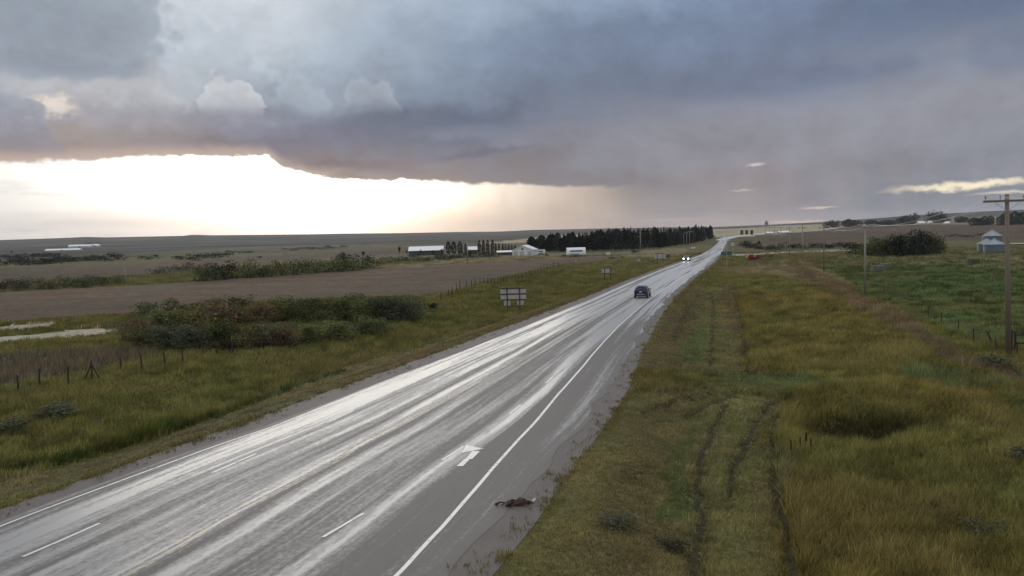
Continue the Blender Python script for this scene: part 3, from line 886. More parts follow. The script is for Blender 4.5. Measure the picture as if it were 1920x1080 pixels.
def mat_grass():
    m, n, out = mat_new('grass_blades')
    a = n.new('ShaderNodeAttribute', attribute_name='col')
    d = n.new('ShaderNodeBsdfDiffuse'); t = n.new('ShaderNodeBsdfTranslucent'); mx = n.new('ShaderNodeMixShader')
    n.l.new(a.outputs['Color'], d.inputs[0]); n.l.new(a.outputs['Color'], t.inputs[0])
    geo = n.new('ShaderNodeNewGeometry')
    vm = n.new('ShaderNodeVectorMath', operation='ADD'); n.l.new(geo.outputs['Normal'], vm.inputs[0]); vm.inputs[1].default_value = (0, 0, 1.1)
    nn = n.new('ShaderNodeVectorMath', operation='NORMALIZE'); n.l.new(vm.outputs[0], nn.inputs[0])
    n.l.new(nn.outputs[0], d.inputs['Normal'])
    mx.inputs[0].default_value = .28
    n.l.new(d.outputs[0], mx.inputs[1]); n.l.new(t.outputs[0], mx.inputs[2]); n.l.new(mx.outputs[0], out.inputs[0])
    return m
M['grass'] = mat_grass()

def polar_points(n, r0, r1, a0=-36.5, a1=36.5, p=-.6):
    u = rng.random(n)
    e = p + 1
    r = (r0 ** e + u * (r1 ** e - r0 ** e)) ** (1 / e)
    a = np.radians(a0 + (a1 - a0) * rng.random(n))
    return np.sin(a) * r, np.cos(a) * r, r

FRINGE = [tuple(g2(*p)) for p in ((-60, 905), (0, 888), (120, 866), (260, 828), (400, 783), (560, 722), (640, 697))]
def make_grass():
    x, y, r = polar_points(330000, 13, 330, p=-.85)
    rd = road_dist(x, y) + (fbm(x * 1.3, y * 1.3, 5) - .5) * 1.4
    keep = (rd > .25 - .9 * (rng.random(len(x)) < .07)) & ~zone_mask(('alkali', 'alkali2', 'brown_field', 'upper_field', 'crop_edge', 'right_brown', 'tan_field', 'mid_strip'), x, y)
    rut = np.full(x.shape, 1e9)
    for pl in RUTW: rut = np.minimum(rut, seg_dist(pl, x + (fbm(x, y, 9) - .5) * .5, y))
    keep &= rut > .10 + .08 * rng.random(len(x))
    x, y, r, rd, rut = x[keep], y[keep], r[keep], rd[keep], rut[keep]
    mown = zone_mask(('mown_right', 'mown_near', 'green_strip', 'green_strip2', 'left_cut', 'approach'), x, y)
    pas = zone_mask(('pasture', 'far_pasture', 'near_pasture'), x, y)
    dry = zone_mask(('dry_strip',), x, y)
    n1 = fbm(x / 3, y / 3, 91)
    h = np.where(mown, .10, .30) * (.6 + .9 * n1)
    h = np.where(pas, .16 * (.5 + 1.2 * n1), h)
    h = np.where(dry, .38 * (.6 + .8 * n1), h)
    h *= .45 + .55 * sstep(rd, .3, 3.5)
    h *= np.where(rut < .5, 1.5, 1.0)
    w = .035 + r * .0011
    w = np.where(mown, w * .9, w)
    h = h + r * .0006
    c = ground_colour(x, y)
    tip = sstep(fbm(x / 6, y / 6, 95), .5, .7)[:, None]
    cl = fbm(x / (.7 + r * .006), y / (.7 + r * .006), 97, 2)
    h *= .45 + 1.15 * cl
    c = c * 2.0 * (.45 + 1.1 * cl)[:, None] * (1 - tip * .3) + np.array((.30, .23, .10)) * tip * .3
    c[rut < .24] *= .6
    fr = seg_dist(FRINGE, x, y) + (fbm(x * .8, y * .8, 13) - .5) * .5
    c[fr < .42] *= np.array((.42, .55, .42)); h = np.where(fr < .42, h * 1.7 + .1, h)
    hd = np.hypot((x - HOL[0] - .6) / 2.4, (y - HOL[1] - .6) / 1.7)
    c *= (1 - .58 * (1 - sstep(hd + (fbm(x * .9, y * .9, 17) - .5), .7, 1.6)))[:, None]
    tus = sstep(fbm(x / 1.6, y / 1.6, 99, 2), .62, .72) * pas
    c *= (1 - .5 * tus)[:, None]; h *= 1 + 1.0 * tus
    near = rd < 1.6
    c[near] = c[near] * .6 + np.array((.18, .12, .055)) * .4
    grass_mesh('verge_grass', x, y, h, w, c, 5, .35, 'long olive and green grass covering the verges and pasture', M['grass'])
    # standing brown crop behind the left fence and over the brown field
    x, y, r = polar_points(60000, 55, 420, -36.5, 14, p=-.5)
    k_ = zone_mask(('crop_edge',), x, y)
    x, y, r = x[k_], y[k_], r[k_]
    edge = zone_mask(('crop_edge',), x, y)
    h = np.where(edge, .75, .35) * (.6 + .8 * rng.random(len(x)))
    c = ground_colour(x, y) * 1.9
    grass_mesh('dry_crop', x, y, h, .06 + r * .0012, c, 4, .2, 'standing brown dry crop in the fields left of the highway', M['grass'])
make_grass()

# ------------------------------------------------------------------ foliage shapes
def leaf_mesh(name, kind, n, size, seed, mat):
    r_ = np.random.default_rng(seed)
    if kind == 'dome':
        nl = 11
        cx = r_.normal(0, .19, (nl, 2)); cz = .25 + .5 * r_.random(nl) * (1 - np.hypot(cx[:, 0], cx[:, 1]))
        rad = .15 + .13 * r_.random(nl)
        i = r_.integers(0, nl, n)
        d = r_.normal(size=(n, 3)); d /= np.linalg.norm(d, axis=1)[:, None]
        rr = rad[i] * r_.random(n) ** .35
        p = np.stack([cx[i, 0], cx[i, 1], cz[i]], -1) + d * rr[:, None] * np.array((1.15, 1.15, 1.0))
        low = r_.random(n) < .28
        a = r_.random(n) * 2 * np.pi; q = .42 * r_.random(n) ** .5
        p[low] = np.stack([np.cos(a) * q, np.sin(a) * q, .28 * r_.random(n)], -1)[low]
        p[:, 2] = np.abs(p[:, 2])
    elif kind == 'round':
        nl = 14
        d = r_.normal(size=(nl, 3)); d /= np.linalg.norm(d, axis=1)[:, None]
        cc = d * .27 * r_.random((nl, 1)) ** .5 * np.array((1, 1, 1.15)) + np.array((0, 0, .58))
        rad = .14 + .10 * r_.random(nl)
        i = r_.integers(0, nl, n)
        d = r_.normal(size=(n, 3)); d /= np.linalg.norm(d, axis=1)[:, None]
        p = cc[i] + d * (rad[i] * r_.random(n) ** .4)[:, None]
    elif kind == 'cone':
        z = .08 + .92 * r_.random(n) ** 1.3
        lay_ = .5 + .5 * np.abs(np.sin(z * 24 + seed))
        rr = (1 - z) ** .75 * .5 * (.45 + .55 * r_.random(n) ** .5) * (.75 + .35 * lay_)
        a = r_.random(n) * 2 * np.pi
        p = np.stack([np.cos(a) * rr, np.sin(a) * rr, z], -1)
    else:   # column
        z = .06 + .94 * r_.random(n)
        prof = np.interp(z, [0, .15, .55, .85, 1], [.25, .42, .5, .34, .05])
        a = r_.random(n) * 2 * np.pi
        rr = prof * (.5 + .5 * r_.random(n) ** .5) * (.8 + .35 * vnoise(a * 1.5, z * 8, seed))
        p = np.stack([np.cos(a) * rr, np.sin(a) * rr, z], -1)
    s = size * (.6 + .8 * r_.random(n))
    u = r_.normal(size=(n, 3)); u /= np.linalg.norm(u, axis=1)[:, None]
    v = np.cross(u, r_.normal(size=(n, 3))); v /= np.linalg.norm(v, axis=1)[:, None]
    V = np.stack([p - u * s[:, None] * .5, p + v * s[:, None] * .32, p + u * s[:, None] * .5, p - v * s[:, None] * .32], 1)
    V[:, :, 2] = np.maximum(V[:, :, 2], 0.0)
    if kind == 'column': V[:, :, :2] = p[:, None, :2] + (V[:, :, :2] - p[:, None, :2]) * 2.4
    return mesh_np(name, V.reshape(-1, 3), np.arange(n * 4), 4, mat)

_mc = {}
def leafm(kind, mk, var, n, size):
    key = (kind, mk, var, n)
    if key not in _mc: _mc[key] = leaf_mesh('foliage', kind, n, size, 100 + var * 7 + len(_mc), LEAF[mk])
    return _mc[key]
def stemm(kind):
    if ('stem', kind) not in _mc:
        b = MB()
        if kind == 'bush':
            for q in range(5):
                a = q * 1.26
                b.tube([(.05 * math.cos(a), .05 * math.sin(a), -.05), (.12 * math.cos(a), .12 * math.sin(a), .3), (.24 * math.cos(a + .3), .24 * math.sin(a + .3), .62)], .018, 5, .006)
        else:
            b.tube([(0, 0, -.05), (.01, .01, .4), (0, .01, .9)], .028, 6, .008)
            if kind == 'tree':
                for q in range(5):
                    a = q * 1.3; z = .3 + .08 * q
                    b.tube([(0, 0, z), (.14 * math.cos(a), .14 * math.sin(a), z + .14), (.24 * math.cos(a), .24 * math.sin(a), z + .22)], .012, 5, .004)
        _mc[('stem', kind)] = b.mesh('stem', M['bark'])
    return _mc[('stem', kind)]

def plant(name, base, w, h, kind, mk, label, cat, group=None, n=420, size=.075, parts=True, var=None, depth=None):
    var = random.randrange(4) if var is None else var
    o = empty(name, base, random.uniform(0, 6.28))
    if kind == 'dome': w, h = w * 1.15, h * 1.25
    o.scale = (w, depth or w, h)
    tag(o, label, cat, group)
    link('crown' if cat == 'tree' else 'foliage', leafm(kind, mk, var, n, size), o)
    if parts: link('trunk' if cat == 'tree' else 'stems', stemm('bush' if cat == 'shrub' else ('tree' if kind == 'round' else 'pole')), o)
    return o

def plant_px(name, px, py, wpx, hpx, kind, mk, label, cat, group=None, **kw):
    p = at(px, py); s = mpp(p)
    return plant(name, p, max(wpx * s, .6), max(hpx * s, .5), kind, mk, label, cat, group, **kw)

def nth(i):
    w = ['first', 'second', 'third', 'fourth', 'fifth', 'sixth', 'seventh', 'eighth', 'ninth', 'tenth', 'eleventh', 'twelfth', 'thirteenth', 'fourteenth', 'fifteenth', 'sixteenth', 'seventeenth', 'eighteenth', 'nineteenth', 'twentieth']
    return w[i] + ' from the left'

def row_px(name, pts, cnt, wpx, hpx, kind, mks, label, cat, group, jit=(4, 1.5), **kw):
    """n plants spread along a line of picture points, each standing on the ground"""
    L_ = np.cumsum([0] + [math.hypot(b[0] - a[0], b[1] - a[1]) for a, b in zip(pts, pts[1:])])
    for i in range(cnt):
        s_ = L_[-1] * (i + .5) / cnt
        x = np.interp(s_, L_, [p[0] for p in pts]) + random.uniform(-jit[0], jit[0]); y = np.interp(s_, L_, [p[1] for p in pts]) + random.uniform(-jit[1], jit[1])
        f = random.uniform(.75, 1.25)
        plant_px(name, x, y, wpx * random.uniform(.8, 1.25), hpx * f, kind, random.choice(mks), label + ', ' + nth(i), cat, group, **kw)

# --- shrub thicket by the left fence
G1 = 'shrubs of the thicket left of the highway'
near_kw = dict(n=3200, size=.045)
front = [(275, 655, 60, 36, 'green'), (330, 657, 78, 46, 'grey'), (375, 656, 84, 50, 'grey'), (425, 655, 80, 50, 'green'), (470, 652, 72, 48, 'olive'), (505, 650, 60, 44, 'grey')]
for i, (x, y, w, h, mk) in enumerate(front):
    plant_px('willow_shrub', x, y, w, h, 'dome', mk, 'shrub in the front row of the thicket behind the fence, ' + nth(i), 'shrub', G1 + ', front row', **near_kw)
plant_px('willow_shrub', 530, 651, 62, 42, 'dome', 'russet', 'reddish brown shrub at the front of the thicket, just behind the fence', 'shrub', **near_kw)
for i, (x, y, w, h) in enumerate(((580, 640, 66, 34), (630, 634, 70, 34), (680, 628, 66, 32), (715, 624, 44, 26))):
    plant_px('willow_shrub', x, y, w, h, 'dome', 'green', 'low green reedy shrub right of the reddish shrub, ' + nth(i), 'shrub', G1 + ', low hedge', **near_kw)
for i, (x, y, w, h, mk) in enumerate(((265, 638, 64, 40, 'russet'), (310, 628, 76, 46, 'green'), (355, 622, 80, 46, 'olive'), (400, 612, 80, 44, 'russet'))):
    plant_px('willow_shrub', x, y, w, h, 'dome', mk, 'shrub at the left end of the thicket back row, ' + nth(i), 'shrub', G1 + ', left end', **near_kw)
plant_px('willow_shrub', 490, 604, 70, 34, 'dome', 'russet', 'russet brown shrub in the middle of the back row of the thicket', 'shrub', **near_kw)
for i, (x, y, w, h, mk) in enumerate(((440, 608, 70, 40, 'olive'), (540, 600, 70, 36, 'olive'), (590, 602, 76, 42, 'lime'), (640, 603, 76, 44, 'green'), (690, 603, 78, 46, 'green'), (735, 602, 76, 46, 'grey'), (765, 600, 56, 38, 'grey'))):
    plant_px('willow_shrub', x, y, w, h, 'dome', mk, 'shrub in the right half of the thicket back row, ' + nth(i), 'shrub', G1 + ', back row right', **near_kw)
row_px('willow_shrub', [(250, 592), (450, 578), (780, 572)], 12, 54, 20, 'dome', ['olive', 'green', 'lime'], 'low green shrub between the thicket and the brown field', 'shrub', G1 + ', field edge', n=700, size=.07)
plant_px('willow_shrub', 810, 581, 26, 14, 'dome', 'dark', 'small dark shrub beside the leaning fence posts right of the thicket', 'shrub', n=700, size=.07)
# --- hedges farther out on the left
row_px('field_shrub', [(0, 545), (110, 541), (232, 533)], 11, 34, 18, 'dome', ['grey', 'far', 'green'], 'dark shrub in the hedge below the upper brown field, far left', 'shrub', 'shrubs of the far left hedge', n=500, size=.08)
row_px('field_shrub', [(370, 526), (440, 522), (520, 517), (610, 510), (690, 504)], 15, 44, 27, 'dome', ['grey', 'far', 'green'], 'dark green shrub in the long hedge above the brown field', 'shrub', 'shrubs of the long hedge', n=600, size=.07)
plant_px('field_tree', 645, 507, 56, 30, 'dome', 'far', 'tall domed dark tree in the long hedge above the brown field', 'tree', n=900, size=.06)
row_px('field_shrub', [(285, 515), (350, 508), (400, 503)], 7, 26, 13, 'dome', ['far', 'grey'], 'small dark shrub left of the long hedge', 'shrub', 'small shrubs left of the long hedge', n=300, size=.09, parts=False)
row_px('far_tree', [(0, 497), (60, 496), (140, 491), (230, 487)], 17, 26, 11, 'dome', ['far', 'dark'], 'tree in the dark line crossing the valley at far left', 'tree', 'tree line in the far left valley', n=260, size=.10, parts=False)
row_px('far_tree', [(0, 484), (110, 482)], 7, 22, 7, 'dome', ['far'], 'tree in the faint upper tree line at far left', 'tree', 'upper tree line at far left', n=200, size=.12, parts=False)
row_px('far_tree', [(258, 487), (292, 485)], 3, 17, 7, 'dome', ['far'], 'small dark tree in the clump left of the valley hedge', 'tree', 'pair of clumps in the valley', n=220, size=.1, parts=False)
row_px('far_tree', [(325, 487), (362, 488), (402, 484), (436, 478)], 9, 20, 9, 'dome', ['far', 'dark'], 'dark tree in the valley hedge above the long hedge', 'tree', 'valley hedge trees', n=240, size=.1, parts=False)
row_px('far_tree', [(450, 475), (466, 474)], 2, 18, 4, 'dome', ['far'], 'low dark clump past the end of the valley hedge', 'tree', 'low clumps past the valley hedge', n=160, size=.12, parts=False)
row_px('far_tree', [(530, 470), (585, 467), (650, 464)], 9, 20, 4, 'dome', ['far'], 'tree in the thin dark line above the brown strip', 'tree', 'thin tree line above the brown strip', n=160, size=.12, parts=False)
plant_px('field_shrub', 486, 484, 11, 4, 'dome', 'far', 'single dark bush standing in the pale field above the long hedge', 'shrub', n=200, size=.1, parts=False)
plant_px('field_tree', 681, 482, 11, 12, 'round', 'dark', 'lone dark round tree left of the farmyard', 'tree', n=300, size=.1)
plant_px('field_shrub', 670, 482, 8, 5, 'dome', 'dark', 'small bush beside the lone round tree left of the farmyard', 'shrub', n=200, size=.1, parts=False)
# --- farmyard planting
row_px('yard_shrub', [(718, 495), (760, 491), (800, 489), (850, 486), (925, 482)], 16, 26, 12, 'dome', ['grey', 'far', 'green'], 'grey green shrub in the hedge in front of the farmyard', 'shrub', 'shrubs in front of the farmyard', n=320, size=.09, parts=False)
for i, (x, y, w, h) in enumerate(((749, 478, 9, 18), (763, 478, 7, 11), (779, 463, 8, 12))):
    plant_px('yard_tree', x, y + (0 if y > 470 else 12), w, h, 'round', 'dark', 'small dark tree at the left end of the long barn, ' + nth(i), 'tree', 'trees left of the long barn', n=320, size=.1)
for i, (x, w, h) in enumerate(((841, 10, 24), (851, 11, 24), (863, 11, 24))):
    plant_px('yard_tree', x, 477, w, h, 'column', 'far', 'tall broad tree between long barn and small shed, ' + nth(i), 'tree', 'trees between barn and shed', n=520, size=.08)
plant_px('poplar_tree', 873, 477, 5, 20, 'column', 'dark', 'narrow dark poplar just left of the small white roofed shed', 'tree', n=520, size=.08)
for i, x in enumerate((899, 907, 915, 924, 930, 936, 943, 948, 954, 960, 966)):
    plant_px('poplar_tree', x, 478 - i * .25, (7 if i < 4 else 4.5) * random.uniform(.9, 1.1), (27 if i < 4 else 25 - i * .9), 'column', 'dark', 'narrow dark poplar in the row behind the workshop, ' + nth(i), 'tree', 'row of poplars', n=520, size=.08)
for i, (x, w, h) in enumerate(((789, 7, 13), (812, 9, 12), (829, 8, 15))):
    plant_px('yard_tree', x, 480, w, h, 'round', 'far', 'small tree standing before the long barn, ' + nth(i), 'tree', 'trees before the long barn', n=420, size=.1)
# --- shelter belt
G2 = 'trees of the dense shelter belt'
belt = [(985, 473), (1040, 472), (1100, 471), (1160, 470), (1210, 468), (1250, 464), (1290, 458), (1318, 453), (1338, 447)]
def belt_place(x):
    for lim, t in ((1045, ', behind the workshop'), (1120, ', behind the arched shed'), (1185, ', between arched shed and wooden pole'), (1240, ', behind the two wooden poles'), (1285, ', left of the street lamps'), (9999, ', at its right end by the highway')):
        if x < lim: return t
def belt_row(cnt, dy, label, group):
    for i in range(cnt):
        f = (i + random.uniform(.1, .9)) / cnt
        x = 990 + 346 * f
        y = float(np.interp(x, [b_[0] for b_ in belt], [b_[1] for b_ in belt])) + dy
        h = float(np.interp(x, [990, 1040, 1100, 1160, 1210, 1260, 1300, 1336], [26, 29, 31, 37, 37, 32, 28, 21])) * random.uniform(.8, 1.16)
        plant_px('belt_tree', x, y, float(np.interp(x, [990, 1336], [13, 8])) * random.uniform(.8, 1.3), h + dy * .3, random.choice(['cone', 'column', 'column', 'round', 'round']), random.choice(['dark', 'dark', 'dark', 'far']), label + belt_place(x), 'tree', group + belt_place(x), n=520, size=.09)
belt_row(125, 0, 'dark front tree of the dense shelter belt', G2)
belt_row(75, -2.2, 'dark rear tree of the dense shelter belt', G2 + ', rear row')
plant_px('spruce_tree', 1306, 455, 7, 34, 'cone', 'dark', 'tallest pointed spruce rising above the right half of the shelter belt', 'tree', n=340, size=.08)
# shrubs out on the open grass between belt and road
for x, y, w, h, lb in ((1077, 482, 24, 8, 'dark low bush in front of the arched white shed'), (1058, 482, 14, 5, 'small dark bush left of the one in front of the arched shed'), (1025, 480, 9, 4, 'little dark bush between the camper and the arched shed'), (1190, 474, 17, 7, 'dark bush at the foot of the first wooden pole before the belt'), (1167, 486, 10, 6, 'dark bush left of the small white road sign'), (1150, 486, 16, 5, 'low grey shrub beside the field approach'), (1055, 511, 9, 6, 'small bush on the grass bank below the fence corner'), (1253, 484, 9, 9, 'dark bush behind the wide sign by the road'), (1288, 459, 12, 8, 'dark bush at the foot of the street lamps')):
    plant_px('field_shrub', x, y, w, h, 'dome', 'far', lb, 'shrub', n=300, size=.09)
# --- right side
G3 = 'bushes of the grove in the pasture'
for i, (x, y, w, h, mk) in enumerate(sorted(((1606, 478, 36, 22, 'far'), (1632, 480, 40, 26, 'lime'), (1660, 481, 46, 30, 'lime'), (1690, 481, 46, 33, 'dark'), (1718, 480, 50, 42, 'dark'), (1742, 478, 44, 36, 'lime'), (1755, 476, 30, 28, 'far'), (1645, 478, 40, 30, 'dark'), (1675, 478, 44, 32, 'lime'), (1700, 478, 44, 36, 'dark'), (1732, 476, 44, 38, 'dark')))):
    plant_px('grove_bush', x, y, w, h, 'dome', mk, 'leafy bush in the big grove in the pasture, ' + nth(i), 'shrub', G3, n=1100, size=.06)
plant_px('field_tree', 1684, 455, 8, 10, 'round', 'dark', 'small round tree standing behind the grove', 'tree', n=260, size=.1)
row_px('hedge_shrub', [(1432, 470), (1500, 466), (1585, 464)], 13, 22, 10, 'dome', ['far', 'dark'], 'dark low shrub in the hedge behind the pale side road', 'shrub', 'hedge behind the side road', n=300, size=.09, parts=False)
row_px('hedge_shrub', [(1392, 462), (1430, 468)], 6, 20, 9, 'dome', ['far', 'dark'], 'dark shrub on the green corner above the junction', 'shrub', 'shrubs above the junction', n=300, size=.09, parts=False)
plant_px('hedge_shrub', 1398, 456, 18, 6, 'dome', 'dark', 'flat dark shrub nearest the far bend on the green corner', 'shrub', n=260, size=.1, parts=False)
plant_px('field_tree', 1424, 464, 10, 13, 'round', 'dark', 'small dark tree on the green corner above the junction', 'tree', n=260, size=.1)
plant_px('hedge_shrub', 1437, 484, 20, 6, 'dome', 'dark', 'dark low bush beside the red drums', 'shrub', n=300, size=.09, parts=False)
for x0, x1, y0, y1, n_, h, lb, g in ((1553, 1570, 427, 426, 3, 10, 'dark tree in the first clump of the far right farm', 'left clump of the far right farm'), (1584, 1612, 425, 424, 5, 11, 'dark tree in the second clump of the far right farm', 'second clump of the far right farm'), (1625, 1675, 424, 422, 8, 8, 'tree in the low dark line left of the far white sheds', 'low tree line left of the far sheds'), (1684, 1720, 421, 419, 6, 13, 'tall dark tree beside the far white sheds', 'tall trees beside the far sheds'), (1745, 1772, 418, 416, 5, 16, 'tall dark tree right of the far white sheds', 'tall trees right of the far sheds'), (1795, 1812, 418, 417, 3, 10, 'tree in the rounded dark clump on the right horizon', 'rounded clump on the right horizon'), (1822, 1862, 424, 422, 6, 12, 'grey green bush behind the grain bins', 'bushes behind the grain bins'), (1876, 1935, 423, 420, 8, 17, 'dark tree behind the near power pole', 'trees behind the near power pole')):
    row_px('far_tree', [(x0, y0), (x1, y1)], n_, 15, h, random.choice(['dome', 'column', 'dome']), ['far', 'dark'], lb, 'tree', g, jit=(2, .6), n=520, size=.12, parts=False)
row_px('far_tree', [(1770, 444), (1850, 443)], 7, 16, 4, 'dome', ['far'], 'low bush in the dark strip across the right brown field', 'shrub', 'bushes across the right brown field', n=160, size=.12, parts=False)
plant_px('verge_shrub', 1466, 594, 40, 11, 'dome', 'green', 'low spreading green shrub alone on the right verge', 'shrub', n=900, size=.06)
plant_px('verge_shrub', 1425, 553, 18, 5, 'dome', 'green', 'tiny flat shrub farther up the right verge', 'shrub', n=400, size=.08)
for x, y, w, h, lb in ((98, 778, 72, 20, 'low bluish weed patch in the left ditch'), (14, 808, 60, 24, 'bluish weed patch at the left edge of the picture'), (1155, 990, 70, 30, 'dark green weed clump near the gravel edge'), (1262, 1032, 46, 24, 'dark weed clump in the mown strip at the bottom'), (1880, 690, 70, 22, 'weedy clump at the foot of the near power pole'), (1910, 860, 60, 22, 'dark weeds low at the right edge'), (1850, 1010, 80, 26, 'dark weeds in the bottom right corner')):
    plant_px('weed_clump', x, y, w, h, 'dome', 'grey', lb, 'weeds', n=900, size=.07, parts=False)

# ------------------------------------------------------------------ cattails round the hollow
for i, (x, yb, yt, wd) in enumerate(((1485, 868, 826, 1.0), (1500, 848, 820, .9), (1510, 850, 812, 1.3), (1521, 860, 822, .9), (1543, 805, 772, .7), (1551, 806, 774, .9), (1558, 834, 798, 1.0), (1612, 800, 775, .9), (1588, 830, 800, .6), (1681, 842, 826, .5))):
    p = at(x, yb); h = (yb - yt) * mpp(p)
    o = empty('cattail', p); lean = random.uniform(-.12, .06)
    tag(o, ['dark cattail standing leftmost, a thin gap below its head', 'second dark cattail from the left beside the hollow', 'thickest dark cattail left of the hollow', 'cattail leaning left, right of the thickest one', 'thin reddish cattail at the rear left of the hollow', 'slightly leaning cattail at the rear left of the hollow', 'straight dark cattail at the left rim of the wet hollow', 'dark cattail standing behind the wet hollow', 'thin cattail in the middle of the wet hollow', 'single thin stalk well right of the wet hollow'][i], 'cattail', 'cattails round the wet hollow')
    MB().tube([(0, 0, -.1), (lean * h * .5, 0, h * .5), (lean * h, 0, h)], .012, 5, .006).build('stalk', M['cattail'], o)
    MB().tube([(lean * h * .62, 0, h * .58), (lean * h * .66, 0, h * .62), (lean * h * .9, 0, h * .92), (lean * h * .94, 0, h * .97)], .036 * wd, 7, .028 * wd).build('head', M['cattail'], o)

# ------------------------------------------------------------------ fences
def fence(name, px_posts, label, hpx=None, h=1.25, wires=3, tilt=0.05, brace=None, pr=.07):
    pts = [at(*p) for p in px_posts]
    o = empty(name, pts[0]); tag(o, label, 'fence')
    for i, p in enumerate(pts):
        q = p - pts[0]; hh = h * random.uniform(.85, 1.12); a = random.uniform(-tilt, tilt); b = random.uniform(-tilt, tilt)
        MB().tube([(q.x, q.y, q.z - .3), (q.x + a * hh, q.y + b * hh, q.z + hh)], pr * random.uniform(.8, 1.2), 7, pr * .8).build('post', M['post_wood'], o)
    for wz in range(wires):
        z = h * (.35 + .25 * wz)
        MB().tube([(p.x - pts[0].x, p.y - pts[0].y, p.z - pts[0].z + z) for p in pts], .006, 4, cap=False).build('wire', M['dark_steel'], o)
    if brace is not None:
        q = pts[brace] - pts[0]
        for s_ in (-1, 1):
            MB().tube([(q.x + s_ * .55, q.y, q.z), (q.x + s_ * .05, q.y, q.z + 1.0)], .055, 6).build('brace', M['post_wood'], o)
    return o
fence('field_fence', [(-40, 748), (35, 737), (74, 728), (129, 720), (173, 711), (227, 698), (267, 694), (310, 686), (343, 681), (382, 671), (406, 666), (436, 664), (466, 660), (471, 660), (491, 656), (497, 655), (513, 651)], 'dark wooden post and wire fence along the brown crop at lower left', h=1.3, brace=4)
fence('field_fence', [(788, 583), (796, 580), (827, 565), (841, 556), (848, 554), (856, 544), (862, 541), (874, 538), (884, 536), (891, 534), (900, 533), (907, 532), (914, 532), (921, 533), (927, 533), (934, 532), (938, 532), (944, 531), (950, 530), (960, 529), (966, 527), (972, 525), (979, 522), (987, 520), (993, 519), (997, 518), (1003, 514), (1009, 512), (1014, 508), (1020, 505), (1026, 503), (1033, 502)], 'post and wire fence climbing the grassy bank behind the big sign', h=1.35, pr=.075)
cp_ = at(1038, 502)
o = empty('fence_corner', cp_); tag(o, 'stout dark corner brace of posts and rail on the bank', 'fence corner')
MB().tube([(0, 0, -.3), (0, 0, 1.5)], .11, 8).build('post', M['post_wood'], o)
MB().tube([(1.6, 1.2, -.3), (1.6, 1.2, 1.4)], .1, 8).build('post', M['post_wood'], o)
MB().tube([(0, 0, 1.3), (1.6, 1.2, 1.25)], .07, 7).build('rail', M['post_wood'], o)
fence('field_fence', [(1046, 499), (1054, 498), (1060, 495), (1067, 494), (1076, 492), (1085, 490)], 'short run of thin posts fading over the bank right of the corner brace', h=1.1, pr=.05, wires=2)
fence('pasture_fence', [(1960, 668), (1907, 667), (1868, 662), (1826, 642), (1797, 622), (1765, 606), (1740, 596)], 'thin wooden fence posts and wire edging the pasture near the pole', h=1.15, pr=.05)
for x, y, lb in ((1886, 656, 'short dark fence post just left of the near power pole'), (1896, 657, 'dark fence post touching the right side of the near power pole'),):
    p = at(x, y); o = MB().tube([(0, 0, -.3), (.03, 0, 1.5)], .075, 7).build('fence_post', M['post_wood']); o.location = p; tag(o, lb, 'post')
p = at(1862, 646); o = empty('leaning_post', p); tag(o, 'dark leaning broken post left of the near power pole', 'post')
MB().tube([(0, 0, -.2), (-.28, 0, .6), (-.45, 0, 1.05)], .07, 6, .05).build('post', M['post_wood'], o)
MB().tube([(-.05, 0, -.1), (-.2, .02, .55)], .045, 6).build('brace', M['post_wood'], o)
p = at(1903, 660); o = empty('pasture_gate', p); tag(o, 'wooden gate rails running off the right edge of the picture', 'gate')
MB().tube([(0, 0, -.3), (0, 0, 1.5)], .09, 7).build('post', M['post_wood'], o)
MB().tube([(2.6, .2, -.3), (2.6, .2, 1.4)], .09, 7).build('post', M['post_wood'], o)
for z in (.55, 1.15): MB().box(.02, 2.6, .08, .12, z, z + .12).build('rail', M['post_wood'], o)

# ------------------------------------------------------------------ utility poles and wires
def power_pole(p, h, label, rz, arm=2.4, mat='pole_wood', r=.15, group=None, braces=True, lean=0.0):
    o = empty('power_pole', p, rz); tag(o, label, 'power pole', group)
    MB().tube([(0, 0, -.4), (lean * h, 0, h)], r, 12, r * .72).build('pole', M[mat], o, True)
    if arm:
        ar = MB().box(-arm / 2 + lean * h, arm / 2 + lean * h, -r - .06, -r + .05, h - .55, h - .40).build('crossarm', M[mat], o)
        for x in (-arm / 2 + .15, arm / 2 - .55, arm / 2 - .15, -.45) if braces else (-arm / 2 + .15, arm / 2 - .15):
            ins = MB().lathe([(.02, 0), (.02, .12), (.06, .14), (.075, .2), (.04, .24), (.06, .27), (.05, .33), (.0, .34)], 10).build('insulator', M['insulator'], ar, True)
            ins.location = (x + lean * h, -r, h - .40)
        if braces:
            for s_ in (-1, 1):
                MB().tube([(s_ * arm * .26 + lean * h, -r - .03, h - .55), (lean * h + s_ * .05, -r - .03, h - 1.15)], .022, 6).build('brace', M['steel'], o)
    return o
P1 = at(1891, 668); P2 = at(1622, 553)
step = Vector((14.2, 50.5, 0))
RP_ = [P1, P2] + [P2 + step * i for i in range(1, 8)]
ords = ['tall near wooden power pole with crossarm at the right edge', 'pale wooden power pole standing in the pasture, second nearest', 'third nearest power pole of the right hand line', 'fourth power pole of the right hand line', 'fifth power pole of the right hand line', 'sixth power pole of the right hand line', 'seventh power pole of the right hand line', 'eighth, distant power pole of the right hand line', 'farthest power pole of the right hand line']
dirv = step.normalized(); rzr = -math.atan2(dirv.x, dirv.y)
tops = []
